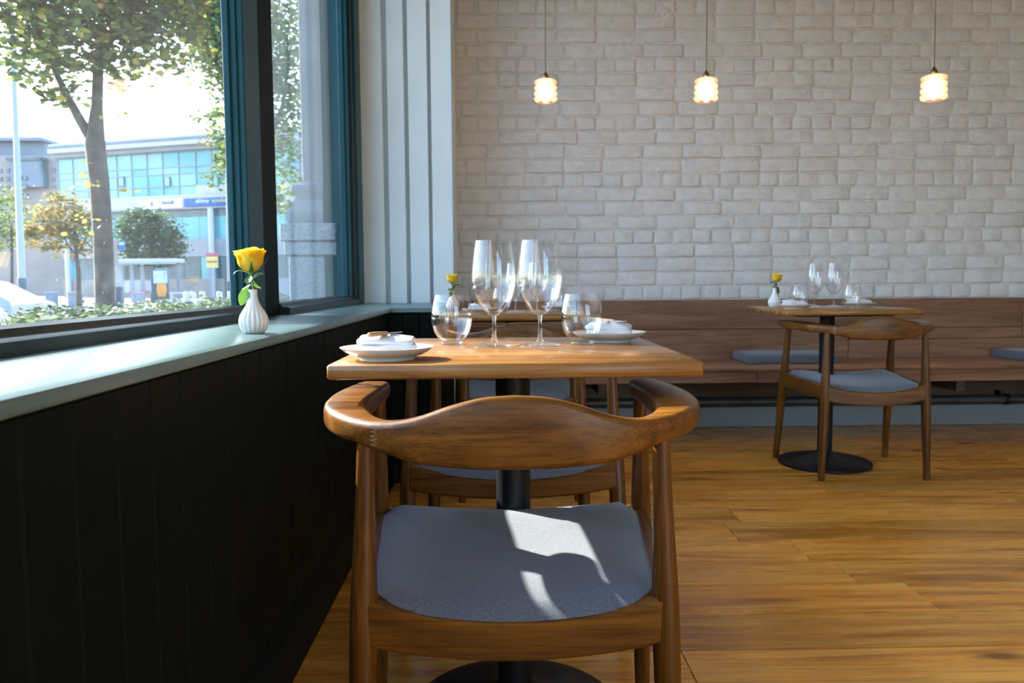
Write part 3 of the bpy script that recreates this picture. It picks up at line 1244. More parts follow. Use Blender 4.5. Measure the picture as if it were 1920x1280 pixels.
# ------------------------------------------------------------------ pendant lamps
def make_pendant(label):
    t = thing('pendant_lamp', label, 'pendant lamp', (0, 0, 0), 0, 'row of glass pendant lamps')
    # origin at the centre of the shade
    MB().tube([(0, 0, .092), (0, 0, .45), (.0, 0, (ZC-1.84)/.82)], .0032, 8).build('cord', MT['cord'], t, 60)
    MB().lathe([(.004, .104), (.007, .098), (.010, .092), (.017, .080), (.019, .066), (.017, .062)], 20).build('lamp_holder', MT['brass'], t, 50)
    prof, prof_in = [], []
    zz = .066
    prof.append((.020, .064))
    for k in range(4):
        zt = .056-.032*k
        for dz, rr in ((0, .050), (-.006, .0605), (-.015, .0625), (-.024, .0600), (-.029, .0515)):
            prof.append((rr+(.001*k), zt+dz))
    prof.append((.047, -.074))
    inn = [(.043, -.072), (.046, -.03), (.046, .03), (.040, .056), (.018, .060)]

    def flute(a, r_, z):
        return 1+(.055*math.cos(a*12) if r_ > .053 else 0)
    MB().lathe(prof+inn, 96, rib=flute, caps=(False, False)).build('crystal_shade', MT['shade'], t, 50)
    MB().lathe([(.001, -.052), (.015, -.047), (.023, -.034), (.025, -.018), (.020, .002), (.013, .02), (.012, .055), (.001, .056)], 24).build('bulb', MT['bulb'], t, 60)
    return t


pd = []
for i, (px, py, lab) in enumerate(((1023, 168, 'leftmost lit crystal pendant lamp, nearest the pale boards'), (1324, 166, 'middle lit crystal pendant lamp of the three'), (1751, 162, 'rightmost lit crystal pendant lamp, above the right table'))):
    Y = (3.95, 3.85, 3.55)[i]
    v = onY(px, py, Y)
    if i == 0:
        lamp0 = make_pendant(lab)
        lamp0.location = v
        lamp0.scale = (.82,)*3
        o_ = lamp0
    else:
        o_ = dup(lamp0, v, .4*i, lab)
    if i == 2:
        o_.rotation_euler = (.0, -.035, .8)
    # the bulb's own light
    ld = bpy.data.lights.new('bulb_light', 'POINT')
    ld.energy = .35
    ld.color = (1, .66, .38)
    ld.shadow_soft_size = .03
    lo = bpy.data.objects.new('bulb_light', ld)
    C.objects.link(lo)
    lo.parent = o_
    lo.location = (0, 0, -.095)

# ------------------------------------------------------------------ outdoors
GZ = -.45
gd = MB().box(-160, 60, -30, 190, GZ-.3, GZ).build('ground', MT['ground'], None, None, 'structure')
gd['label'] = 'pale paved street level outside the window'
rd = MB().add([(-120, 14, GZ+.004), (-5.5, 14, GZ+.004), (-1, 46, GZ+.004), (-120, 46, GZ+.004)], [(0, 1, 2, 3)]).build('road', MT['road'], None, None, 'structure')
rd['label'] = 'grey asphalt road beyond the hedge'

MT['foliage'] = leafy('street_leaves', [(0, (.030, .060, .018)), (.35, (.065, .115, .030)), (.65, (.13, .19, .045)), (.85, (.30, .33, .05)), (.95, (.42, .36, .05)), (1, (.45, .20, .05))])
MT['foliage_lime'] = leafy('lime_leaves', [(0, (.05, .09, .025)), (.4, (.12, .18, .045)), (.75, (.27, .33, .07)), (1, (.48, .46, .08))])
MT['foliage_autumn'] = leafy('autumn_leaves', [(0, (.10, .11, .04)), (.4, (.20, .19, .06)), (.7, (.38, .29, .08)), (1, (.50, .28, .06))])
MT['foliage_round'] = leafy('dense_leaves', [(0, (.030, .065, .030)), (.5, (.055, .11, .045)), (1, (.12, .18, .07))])
MT['hedge'] = leafy('hedge_leaves', [(0, (.04, .07, .025)), (.4, (.10, .15, .06)), (.8, (.22, .29, .14)), (1, (.36, .40, .28))], .3)
MT['yellow_leaf'] = leafy('yellow_leaves', [(0, (.32, .29, .04)), (1, (.50, .44, .08))])


def leaves(mb, pts, size, r, droop=.3):
    for p in pts:
        s_ = size*r.uniform(.6, 1.25)
        a = r.uniform(0, TAU)
        tilt = r.uniform(-1.1, 1.1)
        u = Vector((math.cos(a), math.sin(a), r.uniform(-droop-.3, .3))).normalized()
        n_ = Vector((math.sin(tilt)*math.cos(a+1.3), math.sin(tilt)*math.sin(a+1.3), math.cos(tilt)))
        w_ = u.cross(n_).normalized()
        p = Vector(p)
        mb.add([p-u*s_*.5, p-u*s_*.12+w_*s_*.36, p+u*s_*.3+w_*s_*.26, p+u*s_*.6, p+u*s_*.3-w_*s_*.26, p-u*s_*.12-w_*s_*.36], [(0, 1, 2, 3), (0, 3, 4, 5)])


def blob_points(blobs, n, r, shell=.55):
    """points in a union of ellipsoids, denser towards the surface, clustered like sprays"""
    out = []
    wsum = sum(b[1][0]*b[1][1]*b[1][2] for b in blobs)
    for c, rad in blobs:
        m = int(n*rad[0]*rad[1]*rad[2]/wsum)
        k = 0
        while k < m:
            d = Vector((r.gauss(0, 1), r.gauss(0, 1), r.gauss(0, 1))).normalized()
            q = shell+(1-shell)*r.random()**.7
            q = q*r.uniform(.75, 1.08)
            cc = Vector((c[0]+d.x*rad[0]*q, c[1]+d.y*rad[1]*q, c[2]+d.z*rad[2]*q))
            sp = .13*min(rad)
            for _ in range(r.randint(4, 9)):
                out.append(cc+Vector((r.gauss(0, sp), r.gauss(0, sp), r.gauss(0, sp*.6))))
                k += 1
    return out


def tree(label, base, trunk, branches, blobs, nleaf, size, mat, seed, shell=.45, extra=None):
    t = thing('street_tree', label, 'tree', base, 0, 'street trees outside')
    r = random.Random(seed)
    b = Vector(base)
    MB().tube([Vector(p)-b for p, _ in trunk], [q for _, q in trunk], 12).build('trunk', MT['bark'], t, 60)
    for br in branches:
        MB().tube([Vector(p)-b for p, _ in br], [q for _, q in br], 8).build('branch', MT['bark'], t, 60)
    mb = MB()
    leaves(mb, [p-b for p in blob_points(blobs, nleaf, r, shell)], size, r)
    m = bpy.data.meshes.new('foliage')
    m.from_pydata(mb.v, [], mb.f)
    o_ = bpy.data.objects.new('foliage', m)
    m.materials.append(MT[mat])
    C.objects.link(o_)
    o_.parent = t
    o_['kind'] = 'stuff'
    if extra:
        mb = MB()
        leaves(mb, [Vector(p)-b for p in extra], size*.85, r)
        o_ = mb.build('yellow_sprig', MT['yellow_leaf'], t)
        o_['kind'] = 'stuff'
    return t


def P(px, py, Y):
    return tuple(onY(px, py, Y))


# big street tree left of the mullion
Y = 10.6
s_ = Y/F
base = onY(198, 640, Y)
base = (base.x, Y, GZ)
trunk = [((base[0], Y, GZ), 30*s_), (P(197, 560, Y), 17.5*s_), (P(193, 440, Y), 17*s_), (P(186, 340, Y), 17*s_), (P(178, 270, Y), 17.5*s_), (P(182, 200, Y), 10*s_), (P(184, 130, Y), 9*s_), (P(190, 40, Y), 6*s_), (P(185, -80, Y), 4*s_)]
brs = [[(P(172, 262, Y), 10*s_), (P(150, 225, Y), 9*s_), (P(125, 178, Y), 7*s_), (P(104, 135, Y-.1), 5.5*s_), (P(70, 55, Y-.3), 4*s_), (P(40, -30, Y-.4), 3*s_)],
       [(P(184, 120, Y), 6*s_), (P(230, 40, Y+.3), 4.5*s_), (P(270, -40, Y+.5), 3*s_)],
       [(P(60, 60, Y-.3), 3*s_), (P(20, 30, Y-.5), 2*s_), (P(-30, 10, Y-.6), 1.2*s_)]]
c0 = lambda px, py, dy=0: P(px, py, Y+dy)
blobs = [(c0(60, 40), (.85, 1.1, .72)), (c0(150, 60, -.4), (.85, 1.0, .62)), (c0(255, 40, .2), (.85, 1.0, .75)), (c0(90, 150, -.2), (.52, .6, .40)), (c0(235, 130, .1), (.55, .6, .35)), (c0(110, -110), (2.0, 1.8, 1.0)), (c0(280, -110), (1.6, 1.6, 1.0)),
         (c0(330, 40, .3), (.6, .8, .6))]
rr = random.Random(5)
sprig = [P(rr.gauss(158, 12), rr.uniform(300, 440), Y-.3+rr.uniform(-.2, .2)) for _ in range(34)]
sprig += [P(rr.gauss(240, 8), rr.gauss(355, 5), Y-.2) for _ in range(4)] + [P(rr.gauss(200, 30), rr.gauss(210, 10), Y-.2) for _ in range(10)]
tree('big forked street tree just outside the window, green leaves turning yellow', base, trunk, brs, blobs, 17000, .105, 'foliage', 11, .2, sprig)

# second tree, its crown cut by the mullion
Y = 15.0
b2 = onY(505, 640, Y)
blobs = [(P(470, 40, Y), (1.25, 1.3, 1.3)), (P(415, 110, Y), (.75, .9, .75)), (P(430, 230, Y-.2), (.60, .7, .75)), (P(520, 200, Y), (.9, .9, 1.3)), (P(425, 320, Y), (.38, .5, .45)), (P(535, 360, Y+.3), (.45, .5, .7)), (P(400, 30, Y), (.8, 1.0, .9)), (P(370, 10, Y), (.7, .8, .6))]
tree('leafy lime-green tree behind the window mullion', (b2.x, Y, GZ), [((b2.x, Y, GZ), .16), (P(503, 420, Y), .14), (P(498, 250, Y), .11), (P(490, 60, Y), .07)],
     [[(P(500, 250, Y), .07), (P(455, 190, Y), .05), (P(400, 110, Y), .03)], [(P(500, 270, Y), .06), (P(530, 200, Y), .04), (P(545, 90, Y), .02)]], blobs, 19000, .085, 'foliage_lime', 21, .3)

# small trees across the street
Y = 46
Y = 56
bA = onY(22, 560, Y)
tree('small yellow-green tree at the far left beyond the lamp post', (bA.x, Y, GZ), [((bA.x, Y, GZ), .12), (P(22, 470, Y), .10), (P(22, 420, Y), .06)], [], [(P(14, 405, Y), (1.9, 1.8, 2.5)), (P(-40, 430, Y), (1.9, 1.9, 2.2))], 2400, .24, 'foliage_lime', 31, .4)
Y = 46
bB = onY(147, 560, Y)
tree('autumn-brown small tree left of the big trunk', (bB.x, Y, GZ), [((bB.x, Y, GZ), .15), (P(147, 510, Y), .13), (P(143, 480, Y), .12), (P(140, 430, Y), .06)],
     [[(P(145, 485, Y), .07), (P(125, 455, Y), .05), (P(105, 410, Y), .03)], [(P(144, 480, Y), .07), (P(165, 440, Y), .05), (P(175, 400, Y), .03)]],
     [(P(118, 405, Y), (1.55, 1.5, 1.6)), (P(90, 445, Y), (1.1, 1.2, 1.3)), (P(160, 440, Y), (1.1, 1.1, 1.5)), (P(60, 430, Y), (.8, .9, 1.1))], 3000, .22, 'foliage_autumn', 41, .4)
Y = 72
bC = onY(285, 560, Y)
tree('dense round dark green tree above the bus shelter', (bC.x, Y, GZ), [((bC.x, Y, GZ), .15), (P(285, 480, Y), .12), (P(283, 430, Y), .08)], [],
     [(P(280, 452, Y), (2.95, 2.8, 2.75)), (P(262, 425, Y), (2.05, 2.0, 1.7)), (P(310, 465, Y), (1.65, 1.9, 1.8))], 7500, .30, 'foliage_round', 51, .75)

# tall tree added out of frame, its crown placed to shade the upper window
def sunpt(yw, zw, t_):
    return (GX-t_, yw+.76*t_, zw+.705*t_)


cA = sunpt(3.0, 3.6, 8)
tree('added tall tree outside the frame, crown shaped to shade the upper window', (cA[0], cA[1], GZ), [((cA[0], cA[1], GZ), .2), ((cA[0], cA[1], 3), .17), ((cA[0]+.1, cA[1], 6.5), .12), (cA, .07)], [],
     [(sunpt(4.75, 2.1, 8.4), (1.4, 1.4, 1.4)), (sunpt(2.3, 3.75, 7.5), (1.6, 1.6, 1.6)), (sunpt(3.4, 3.0, 8.0), (1.4, 1.4, 1.4)), (sunpt(1.2, 3.8, 8), (1.6, 1.6, 1.6)), (sunpt(0.0, 3.8, 8), (1.6, 1.6, 1.6)), (sunpt(5.5, 3.2, 8), (1.6, 1.6, 1.6)), (sunpt(3.55, 1.7, 8.2), (.75, .75, .75)), (sunpt(4.2, 1.6, 8.2), (.8, .8, .8)), (sunpt(3.0, 2.2, 8.0), (.7, .7, .7))], 14000, .34, 'foliage', 61, .2)

# clipped hedge under the windows
hd = thing('clipped_hedge', 'pale green clipped hedge right outside the window', 'hedge', (-1.9, 4, GZ))
MB().rbox(-.55, .55, -5.5, 5.2, 0, 1.16, .08).build('hedge_core', MT['foliage_round'], hd)
mb = MB()
r = random.Random(71)
pts = []
for _ in range(16000):
    yv = -5.5+10.7*r.random()**.9
    xv = r.uniform(-.6, .6)
    pts.append((xv, yv, 1.17+r.gauss(0, .022)+.02*math.sin(yv*5)))
for _ in range(2500):
    pts.append((.57+r.gauss(0, .03), r.uniform(-5.5, 5.2), r.uniform(.7, 1.17)))
leaves(mb, pts, .032, r, -.2)
m = bpy.data.meshes.new('foliage')
m.from_pydata(mb.v, [], mb.f)
o = bpy.data.objects.new('foliage', m)
m.materials.append(MT['hedge'])
C.objects.link(o)
o.parent = hd
o['kind'] = 'stuff'

# stone pier of the building's own front, seen through the second window
pier = thing('stone_pier', 'grey stone pier with moulded base outside the second window', 'pier', (-.93, 4.5, GZ))


def pier_box(name, xo, yo, za, zb, mat, b=.006):
    # xo: outward edge in x, yo: near face in y
    MB().rbox(xo+.93, .10, yo-4.5, .6, za-GZ, zb-GZ, b).build(name, MT[mat], pier)


zp = lambda py: onY(590, py, 4.2).z
xp = lambda px: onY(px, 450, 4.2).x
pier_box('shaft', xp(566), 4.24, zp(338), 6.0, 'stone')
MB().loft([[(xp(k)+.93, yq-4.5, zp(py)-GZ), (.10, yq-4.5, zp(py)-GZ), (.10, .6, zp(py)-GZ), (xp(k)+.93, .6, zp(py)-GZ)] for k, yq, py in
           ((541, 4.20, 418), (538, 4.19, 410), (539, 4.19, 396), (542, 4.20, 390), (546, 4.205, 388), (549, 4.21, 378), (553, 4.22, 374), (555, 4.22, 366), (551, 4.212, 360), (549, 4.21, 352), (551, 4.212, 345), (558, 4.23, 342), (563, 4.236, 337))]).build('moulded_base', MT['stone'], pier, 40)
pier_box('capping_block', xp(528), 4.16, zp(452), zp(419), 'granite')
pier_box('middle_block', xp(534), 4.175, zp(479), zp(452.8), 'granite')
pier_box('plinth_block', xp(541), 4.19, GZ, zp(479.8), 'granite')

# ------------------------------------------------------------------ street furniture and buildings
MT['cyan'] = plain('cyan_glazing', (.13, .42, .47), .15, .0, .10, .25)
MT['cyan_light'] = plain('pale_cyan_glazing', (.26, .52, .56), .15, 0, .08, .25)
MT['mull'] = plain('grey_mullion', (.30, .35, .38), .5, 0, .02, 3)
MT['concrete'] = plain('pale_concrete', (.34, .34, .35), .8, 0, .04, .5)
MT['fascia'] = plain('white_fascia', (.52, .53, .55), .6, 0, .02, .5)
MT['darkglass'] = plain('dark_glazing', (.10, .15, .17), .15, 0, .2, .4)
MT['beige'] = plain('beige_cladding', (.33, .28, .25), .8, 0, .05, .4)
MT['greycl'] = plain('grey_cladding', (.20, .24, .29), .7, 0, .05, .4)
MT['blue_sign'] = plain('blue_sign_board', (.015, .13, .42), .5, 0, .02, 1)
MT['white_sign'] = plain('white_sign_board', (.85, .86, .88), .5, 0, .01, 1)
MT['navy'] = plain('navy_letter', (.16, .17, .42), .5)
MT['letter_white'] = plain('white_letter', (.85, .87, .9), .5)
MT['letter_yellow'] = plain('yellow_letter', (.85, .72, .25), .5)
MT['pole'] = plain('grey_pole_paint', (.30, .34, .39), .4, .1, .03, 1)
MT['pole_dark'] = plain('dark_pole_base', (.07, .09, .12), .5)
MT['orange'] = plain('poster_orange', (.72, .30, .05), .5, 0, .12, 1.5)
MT['poster'] = plain('poster_dark', (.03, .06, .11), .3, 0, .3, 1)
MT['poster_light'] = plain('poster_pale', (.45, .55, .70), .3, 0, .2, 2)
MT['car'] = plain('silver_car_paint', (.36, .38, .39), .2, .2, .01, 1)
MT['tyre'] = plain('tyre', (.02, .02, .02), .8)
MT['red'] = plain('sign_red', (.60, .12, .16), .5)
MT['sign_yellow'] = plain('sign_yellow', (.85, .70, .20), .5)


def quad_on(mb, A, B, s0, s1, z0, z1, out=0.0, th=.1):
    """upright slab on the facade line A->B (2D), between fractions and heights"""
    A, B = Vector(A), Vector(B)
    d = (B-A)
    n_ = Vector((d.y, -d.x)).normalized()
    a = A+d*s0+n_*out
    b = A+d*s1+n_*out
    c = b-n_*th
    e = a-n_*th
    return mb.loft([[(q.x, q.y, z0) for q in (a, b, c, e)], [(q.x, q.y, z1) for q in (a, b, c, e)]])


# cyan glazed office building across the street
YA, YZ = 96.0, 86.0
XA, XZ = onY(105, 530, YA).x, onY(560, 530, YZ).x
A2, B2 = (XA, YA), (XZ, YZ)
bl = thing('office_building', 'cyan glazed office building with shop signs across the street', 'building', ((XA+XZ)/2, (YA+YZ)/2, GZ))
off = Vector(bl.location)


def bpart(name, mat, s0, s1, z0, z1, out=0, th=.15, par=None, smooth=None):
    mb_ = quad_on(MB(), A2, B2, s0, s1, z0, z1, out, th)
    mb_.v = [tuple(Vector(v_)-off) for v_ in mb_.v]
    return mb_.build(name, MT[mat], par or bl, smooth)


def fpos(px):
    """fraction along the facade for a pixel column"""
    d = ray(px, 400)
    # intersect with the line A2-B2 in plan
    ax, ay = A2
    bx, by = B2[0]-ax, B2[1]-ay
    den = d.x*by-d.y*bx
    return (d.y*ax-d.x*ay)/den*1.0 if den else 0


def fz(px, py):
    s = fpos(px)
    Yq = YA+(YZ-YA)*s
    return onY(px, py, Yq).z


zr = [fz(320, v_) for v_ in (284, 313, 326, 349, 366)]
cols_px = [110, 138, 166, 193, 220, 248, 277, 306, 336, 368, 398, 430, 463, 497, 530, 560]
cs = [fpos(c) for c in cols_px]
bpart('core_wall', 'concrete', cs[0], cs[-1], GZ, zr[0]+.4, -.6, 8)
for i in range(len(cs)-1):
    for j in range(4):
        if j == 3 and i >= 9:
            continue
        m_ = 'cyan_light' if (i*7+j*3) % 5 in (0, 2) or i < 5 else 'cyan'
        bpart('glass_panel', m_, cs[i]+.0008, cs[i+1]-.0008, zr[j+1]+.06, zr[j]-.06, -.25, .1)
for i in range(len(cs)):
    bpart('mullion', 'mull', cs[i]-.0009, cs[i]+.0009, zr[4], zr[0], -.12, .2)
for j in range(5):
    bpart('transom', 'mull', cs[0], cs[-1], zr[j]-.06, zr[j]+.06, -.14, .2)
for px in (229, 315, 406):
    s0, s1 = fpos(px-5.5), fpos(px+5.5)
    fr = bpart('opening_window', 'darkglass', s0, s1, fz(px, 350), fz(px, 331), -.05, .12)
    bpart('pane', 'cyan_light', fpos(px-3.8), fpos(px+3.8), fz(px, 348), fz(px, 333), -.02, .05, fr)
bpart('roof_soffit', 'concrete', cs[0], cs[-1], zr[0], zr[0]+.5, .5, 3)
bpart('roof_edge', 'fascia', cs[0], cs[-1], zr[0]+.45, zr[0]+.95, 1.2, 9)
bpart('roof_line', 'greycl', cs[0], cs[-1], zr[0]+.95, zr[0]+1.2, 1.3, 9)
bpart('roof_top', 'fascia', cs[0], cs[-1], zr[0]+1.2, zr[0]+1.5, 1.0, 9)
zs0, zs1 = fz(390, 386), fz(390, 371)
bpart('sign_band', 'fascia', cs[0], cs[-1], zs0-.1, zr[4]+.02, -.1, 3)
bpart('white_spandrel', 'fascia', cs[9], cs[-1], zr[4]-.02, zr[3]-.05, -.1, .3)
wsn = bpart('white_sign', 'white_sign', fpos(264), fpos(344.5), fz(300, 391), fz(300, 374), .2, .3)
bsn = bpart('blue_sign', 'blue_sign', fpos(349), fpos(449), zs0, zs1, .2, .3)
d2 = Vector((B2[0]-A2[0], B2[1]-A2[1]))
rotf = math.atan2(d2.y, d2.x)
n2 = Vector((d2.y, -d2.x)).normalized()


def sign_text(body, px, py, size, mat, par, width=None):
    cu = bpy.data.curves.new('lettering', 'FONT')
    cu.body = body
    cu.size = size
    cu.extrude = .03
    o_ = bpy.data.objects.new('lettering_source', cu)
    C.objects.link(o_)
    dg = bpy.context.evaluated_depsgraph_get()
    me = bpy.data.meshes.new_from_object(o_.evaluated_get(dg))
    bpy.data.objects.remove(o_)
    if width:
        xs = [v_.co.x for v_ in me.vertices]
        k = width/(max(xs)-min(xs))
        for v_ in me.vertices:
            v_.co.x *= k
    s = fpos(px)
    q = Vector(A2)+d2*s+n2*.26
    ob = bpy.data.objects.new('lettering', me)
    me.materials.clear()
    me.materials.append(MT[mat])
    C.objects.link(ob)
    ob.parent = par
    ob.location = Vector((q.x, q.y, fz(px, py)))-off
    ob.rotation_euler = (PI/2, 0, rotf)
    return ob


sign_text('abbey', 370.5, 380.5, .62, 'letter_white', bsn, 1.75)
sign_text('autoline', 401, 379.5, .62, 'letter_yellow', bsn, 2.15)
sign_text('Stroll', 306, 383.8, .62, 'navy', wsn, 1.6)
MB().prism([(-.22, 0), (.22, 0), (.10, .30), (.0, .55), (-.10, .30)], 0, .04).build('emblem', MT['navy'], wsn, None, loc=Vector((*(Vector(A2)+d2*fpos(288)+n2*.24), fz(288, 386)))-off, rot=(PI/2, 0, rotf))
# lower storeys set back behind columns
lowz = [fz(390, v_) for v_ in (405, 447, 480, 522, 565)]
bpart('soffit', 'concrete', cs[0], cs[-1], zs0-.25, zs0-.05, .1, 4)
for i in range(len(cs)-1):
    bpart('lower_glass_panel', 'cyan', cs[i]+.0008, cs[i+1]-.0008, lowz[1], lowz[0], -.5, .1)
    bpart('street_glass_panel', 'darkglass' if i % 3 else 'cyan', cs[i]+.0012, cs[i+1]-.0012, lowz[3], lowz[2], -.5, .1)
bpart('dark_band', 'darkglass', cs[0], cs[-1], lowz[0], zs0-.2, -.5, .1)
bpart('grey_band', 'concrete', cs[0], cs[-1], lowz[2], lowz[1], -.3, .4)
bpart('stone_apron', 'beige', cs[0], fpos(415), GZ, lowz[3], -.2, .5)
for px, wd in ((395, 5.5), (449, 5), (123, 5)):
    s = fpos(px)
    q = Vector(A2)+d2*s+n2*.0
    MB().lathe([(wd*88/F, 0), (wd*88/F, zs0-.2-GZ)], 20).build('round_column', MT['fascia'], bl, 50, loc=Vector((q.x, q.y, GZ))-off)

# beige block further left
Y = 120
hb = thing('hotel_building', 'beige clad block with dark roof storey at the far left', 'building', (onY(40, 500, Y).x, Y, GZ))
ho = Vector(hb.location)


def hbox(name, mat, px0, px1, py0, py1, y0, y1, par=None):
    a_, b_ = onY(px0, py0, Y), onY(px1, py1, Y)
    return MB().box(a_.x-ho.x, b_.x-ho.x, y0, y1, b_.z-ho.z, a_.z-ho.z).build(name, MT[mat], par or hb)


hbox('body', 'beige', -60, 124, 292, 560, 0, 12)
hbox('roof_storey', 'greycl', -60, 70, 262, 292, 2, 11)
hbox('roof_slab', 'greycl', -70, 74, 256, 262, .5, 12)
hbox('glazed_bay', 'greycl', 28, 88, 303, 352, -1.2, 0)
hbox('bay_frame', 'darkglass', 22, 92, 298, 303, -1.5, 0)
hbox('bay_side', 'darkglass', 87, 92, 298, 352, -1.5, 0)
for px in (-2, 12, 44, 54, 98):
    for py in (316, 332, 348, 364):
        if px in (44, 54) and py < 330:
            continue
        f_ = hbox('window', 'darkglass', px, px+7, py, py+8, -1.4 if px in (44, 54) else -.1, -.9 if px in (44, 54) else .1)
        hbox('pane', 'greycl', px+1, px+6, py+1, py+7, -1.45 if px in (44, 54) else -.15, -1.4 if px in (44, 54) else -.1, f_)


def lamp_post(label, px0, pyb, px1, pyt, Y, r0, r1):
    a_ = onY(px0, pyb, Y)
    b_ = onY(px1, pyt, Y)
    t = thing('lamp_post', label, 'lamp post', (a_.x, Y, GZ), 0, 'street lamp posts')
    o0 = Vector(t.location)
    MB().tube([(0, 0, 0), (0, 0, 1.6)], [r0*1.25, r0*1.2], 12).build('base_sleeve', MT['pole_dark'], t, 50)
    MB().tube([(0, 0, 1.6), (b_.x-a_.x, 0, b_.z-GZ)], [r0, r1], 12).build('pole', MT['pole'], t, 50)
    return t


lamp_post('tall grey lamp post at the far left of the window', 42, 540, 18, -60, 26, .11, .055)
lamp_post('slim grey lamp post beside the round column', 430, 545, 424, 250, 60, .13, .09)

# bus shelter
Y = 64
sh = thing('bus_shelter', 'glass bus shelter with flat roof under the round tree', 'bus shelter', (onY(275, 560, Y).x, Y, GZ))
s0 = Vector(sh.location)


def sbox(name, mat, px0, px1, py0, py1, y0, y1, par=None):
    a_, b_ = onY(px0, py0, Y), onY(px1, py1, Y)
    return MB().rbox(a_.x-s0.x, b_.x-s0.x, y0, y1, max(b_.z-s0.z, 0), a_.z-s0.z, .02).build(name, MT[mat], par or sh)


sbox('roof', 'fascia', 217, 338, 485.5, 492, -.8, .9)
sbox('roof_edge', 'pole', 217, 338, 492, 495.5, -.85, -.75)
for px in (222, 242, 262, 330):
    sbox('post', 'pole', px-1.3, px+1.3, 492, 700, .75, .85)
for a_, b_ in ((224, 241), (243.5, 261), (263.5, 281)):
    sbox('glass_panel', 'darkglass', a_, b_, 498, 524, .78, .82)
    sbox('lower_panel', 'fascia', a_, b_, 526, 549, .78, .82)
sbox('seat', 'red', 240, 275, 546, 549, .2, .6)
ps = thing('poster_stand', 'dark advertising panel with an orange glass shape', 'poster', (onY(302, 560, Y-1).x, Y-1, GZ))
s0 = Vector(ps.location)
Yk, Y = Y, Y-1
sbox('casing', 'poster', 282, 322, 505, 700, 0, .25, ps)
sbox('pale_print', 'poster_light', 287, 314, 507, 531, -.02, 0.02, ps)
q = onY(304, 556, Y)
u_ = Y/F
MB().prism([(-6.5*u_, 0), (6.5*u_, 0), (9*u_, 8*u_), (9.5*u_, 16*u_), (8*u_, 24*u_), (-8*u_, 24*u_), (-9.5*u_, 16*u_), (-9*u_, 8*u_)], 0, .03).build('orange_print', MT['orange'], ps, None, loc=(q.x-s0.x, -.01, q.z-GZ), rot=(PI/2, 0, 0))
# bus stop flag
bs = thing('bus_stop_sign', 'bus stop pole with small blue flag right of the big trunk', 'sign', (onY(220, 560, 55).x, 55, GZ))
s0 = Vector(bs.location)
Y = 55
sbox('pole', 'beige', 217.5, 222, 449, 700, 0, .15, bs)
sbox('flag', 'blue_sign', 222.5, 234, 452, 470, .03, .10, bs)
sbox('flag_band', 'poster_light', 223.5, 233, 454, 459, .01, .03, bs)
# yellow and red notice board on the round column
Y = 84
nb = thing('notice_board', 'red and yellow notice board on the round column', 'sign', (onY(397, 520, Y).x, Y, GZ))
s0 = Vector(nb.location)
sbox('board', 'sign_yellow', 386.5, 409, 474.5, 502, -.05, .1, nb)
sbox('red_band', 'red', 386.5, 409, 474, 481, -.09, -.05, nb)
sbox('red_line', 'red', 388, 408, 489, 492, -.08, -.05, nb)
sbox('post', 'pole', 396, 399, 502, 700, 0, .1, nb)
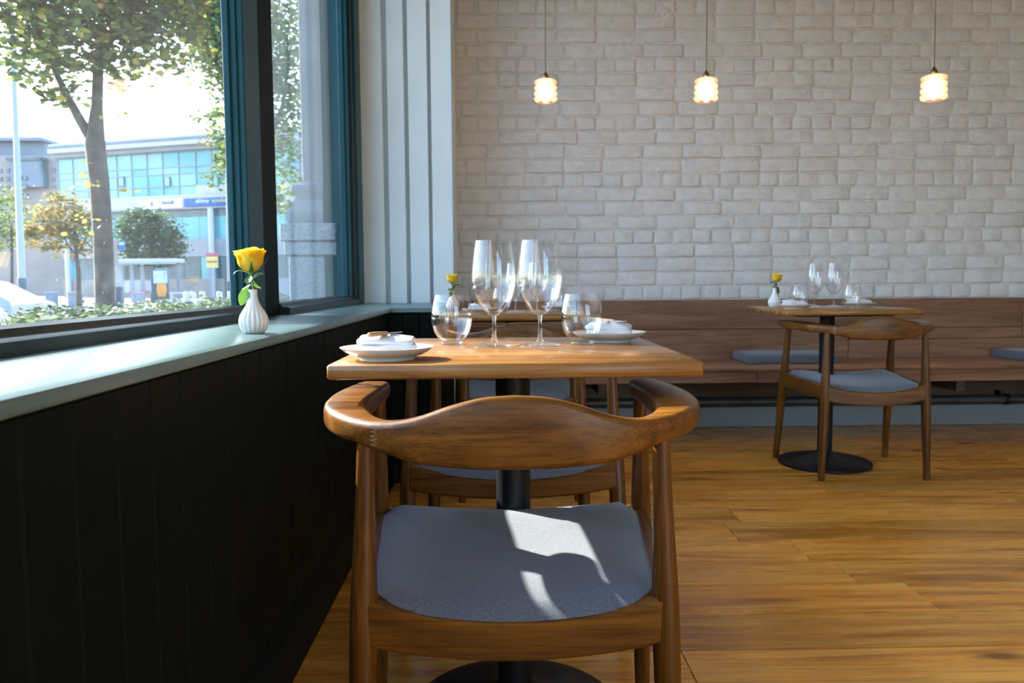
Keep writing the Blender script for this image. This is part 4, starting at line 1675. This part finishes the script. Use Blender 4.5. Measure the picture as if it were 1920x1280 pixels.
# litter bin and street blocks
Y = 50
for i, (x0, x1, y0_, mat, lab, nm, cat) in enumerate(((219, 230, 535, 'poster', 'dark litter bin at the foot of the bus stop', 'litter_bin', 'bin'), (89, 105, 546, 'greycl', 'grey street planter left of the autumn tree', 'street_planter', 'planter'), (132, 151, 547, 'greycl', 'grey street planter at the foot of the autumn tree', 'street_planter', 'planter'), (253, 268, 548, 'greycl', 'grey street planter under the bus shelter seat', 'street_planter', 'planter'))):
    v = onY((x0+x1)/2, 560, Y)
    t = thing(nm, lab, cat, (v.x, Y, GZ))
    hw = (x1-x0)/2*Y/F
    H = onY(200, y0_, Y).z-GZ
    MB().rbox(-hw, hw, -hw, hw, 0, H*.92, .03).build('body', MT[mat], t)
    MB().rbox(-hw*1.06, hw*1.06, -hw*1.06, hw*1.06, H*.92, H, .02).build('rim', MT['pole'], t)
for i, (x0, labp) in enumerate(((350, 'leftmost'), (362, 'second'), (380, 'third'), (412, 'fourth'), (432, 'rightmost'))):
    v = onY(x0, 560, 58)
    t = thing('bollard', '%s pale stone bollard in front of the glazed building' % labp, 'bollard', (v.x, 58, GZ), 0, 'stone bollards')
    MB().lathe([(.20, 0), (.20, .80), (.16, .86), (.02, .88)], 12).build('shaft', MT['fascia'], t, 50)
# pavement bench
v = onY(335, 560, 60)
t = thing('picnic_table', 'pale outdoor bench right of the poster panel', 'bench', (v.x, 60, GZ))
MB().rbox(-.55, .55, -.3, .3, .72, .80, .02).build('top', MT['fascia'], t)
for sx in (-.45, .45):
    MB().rbox(sx-.05, sx+.05, -.28, .28, 0, .72, .01).build('support', MT['fascia'], t)

# car at the far left
Y = 18
v = onY(66, 565, Y)
car = thing('parked_car', 'silver car at the far left beyond the hedge', 'car', (v.x-2.1, Y, GZ), PI)
prof = [(2.1, .30), (2.12, .55), (2.0, .78), (1.2, .96), (.35, 1.44), (-.3, 1.52), (-1.1, 1.46), (-1.9, 1.05), (-2.1, .95), (-2.12, .32)]
rings = []
for yv, k in ((-.85, .93), (-.80, .985), (-.55, 1), (.55, 1), (.80, .985), (.85, .93)):
    rings.append([(x, yv*(1 if z < 1 else .82), .3+(z-.3)*k) for x, z in prof])
MB().loft(rings).build('body', MT['car'], car, 35)
for s in (-1, 1):
    MB().prism([(1.05, .98), (.36, 1.38), (-.3, 1.45), (-1.0, 1.39), (-1.5, 1.02)], -.02, .02).build('side_window', MT['darkglass'], car, None, loc=(0, s*.80, 0), rot=(PI/2, 0, 0))
    for x in (-1.3, 1.3):
        MB().lathe([(.0, -.1), (.30, -.1), (.32, -.07), (.32, .07), (.30, .1), (0, .1)], 20, caps=(False, False)).build('wheel', MT['tyre'], car, 50, loc=(x, s*.78, .32), rot=(PI/2, 0, 0))
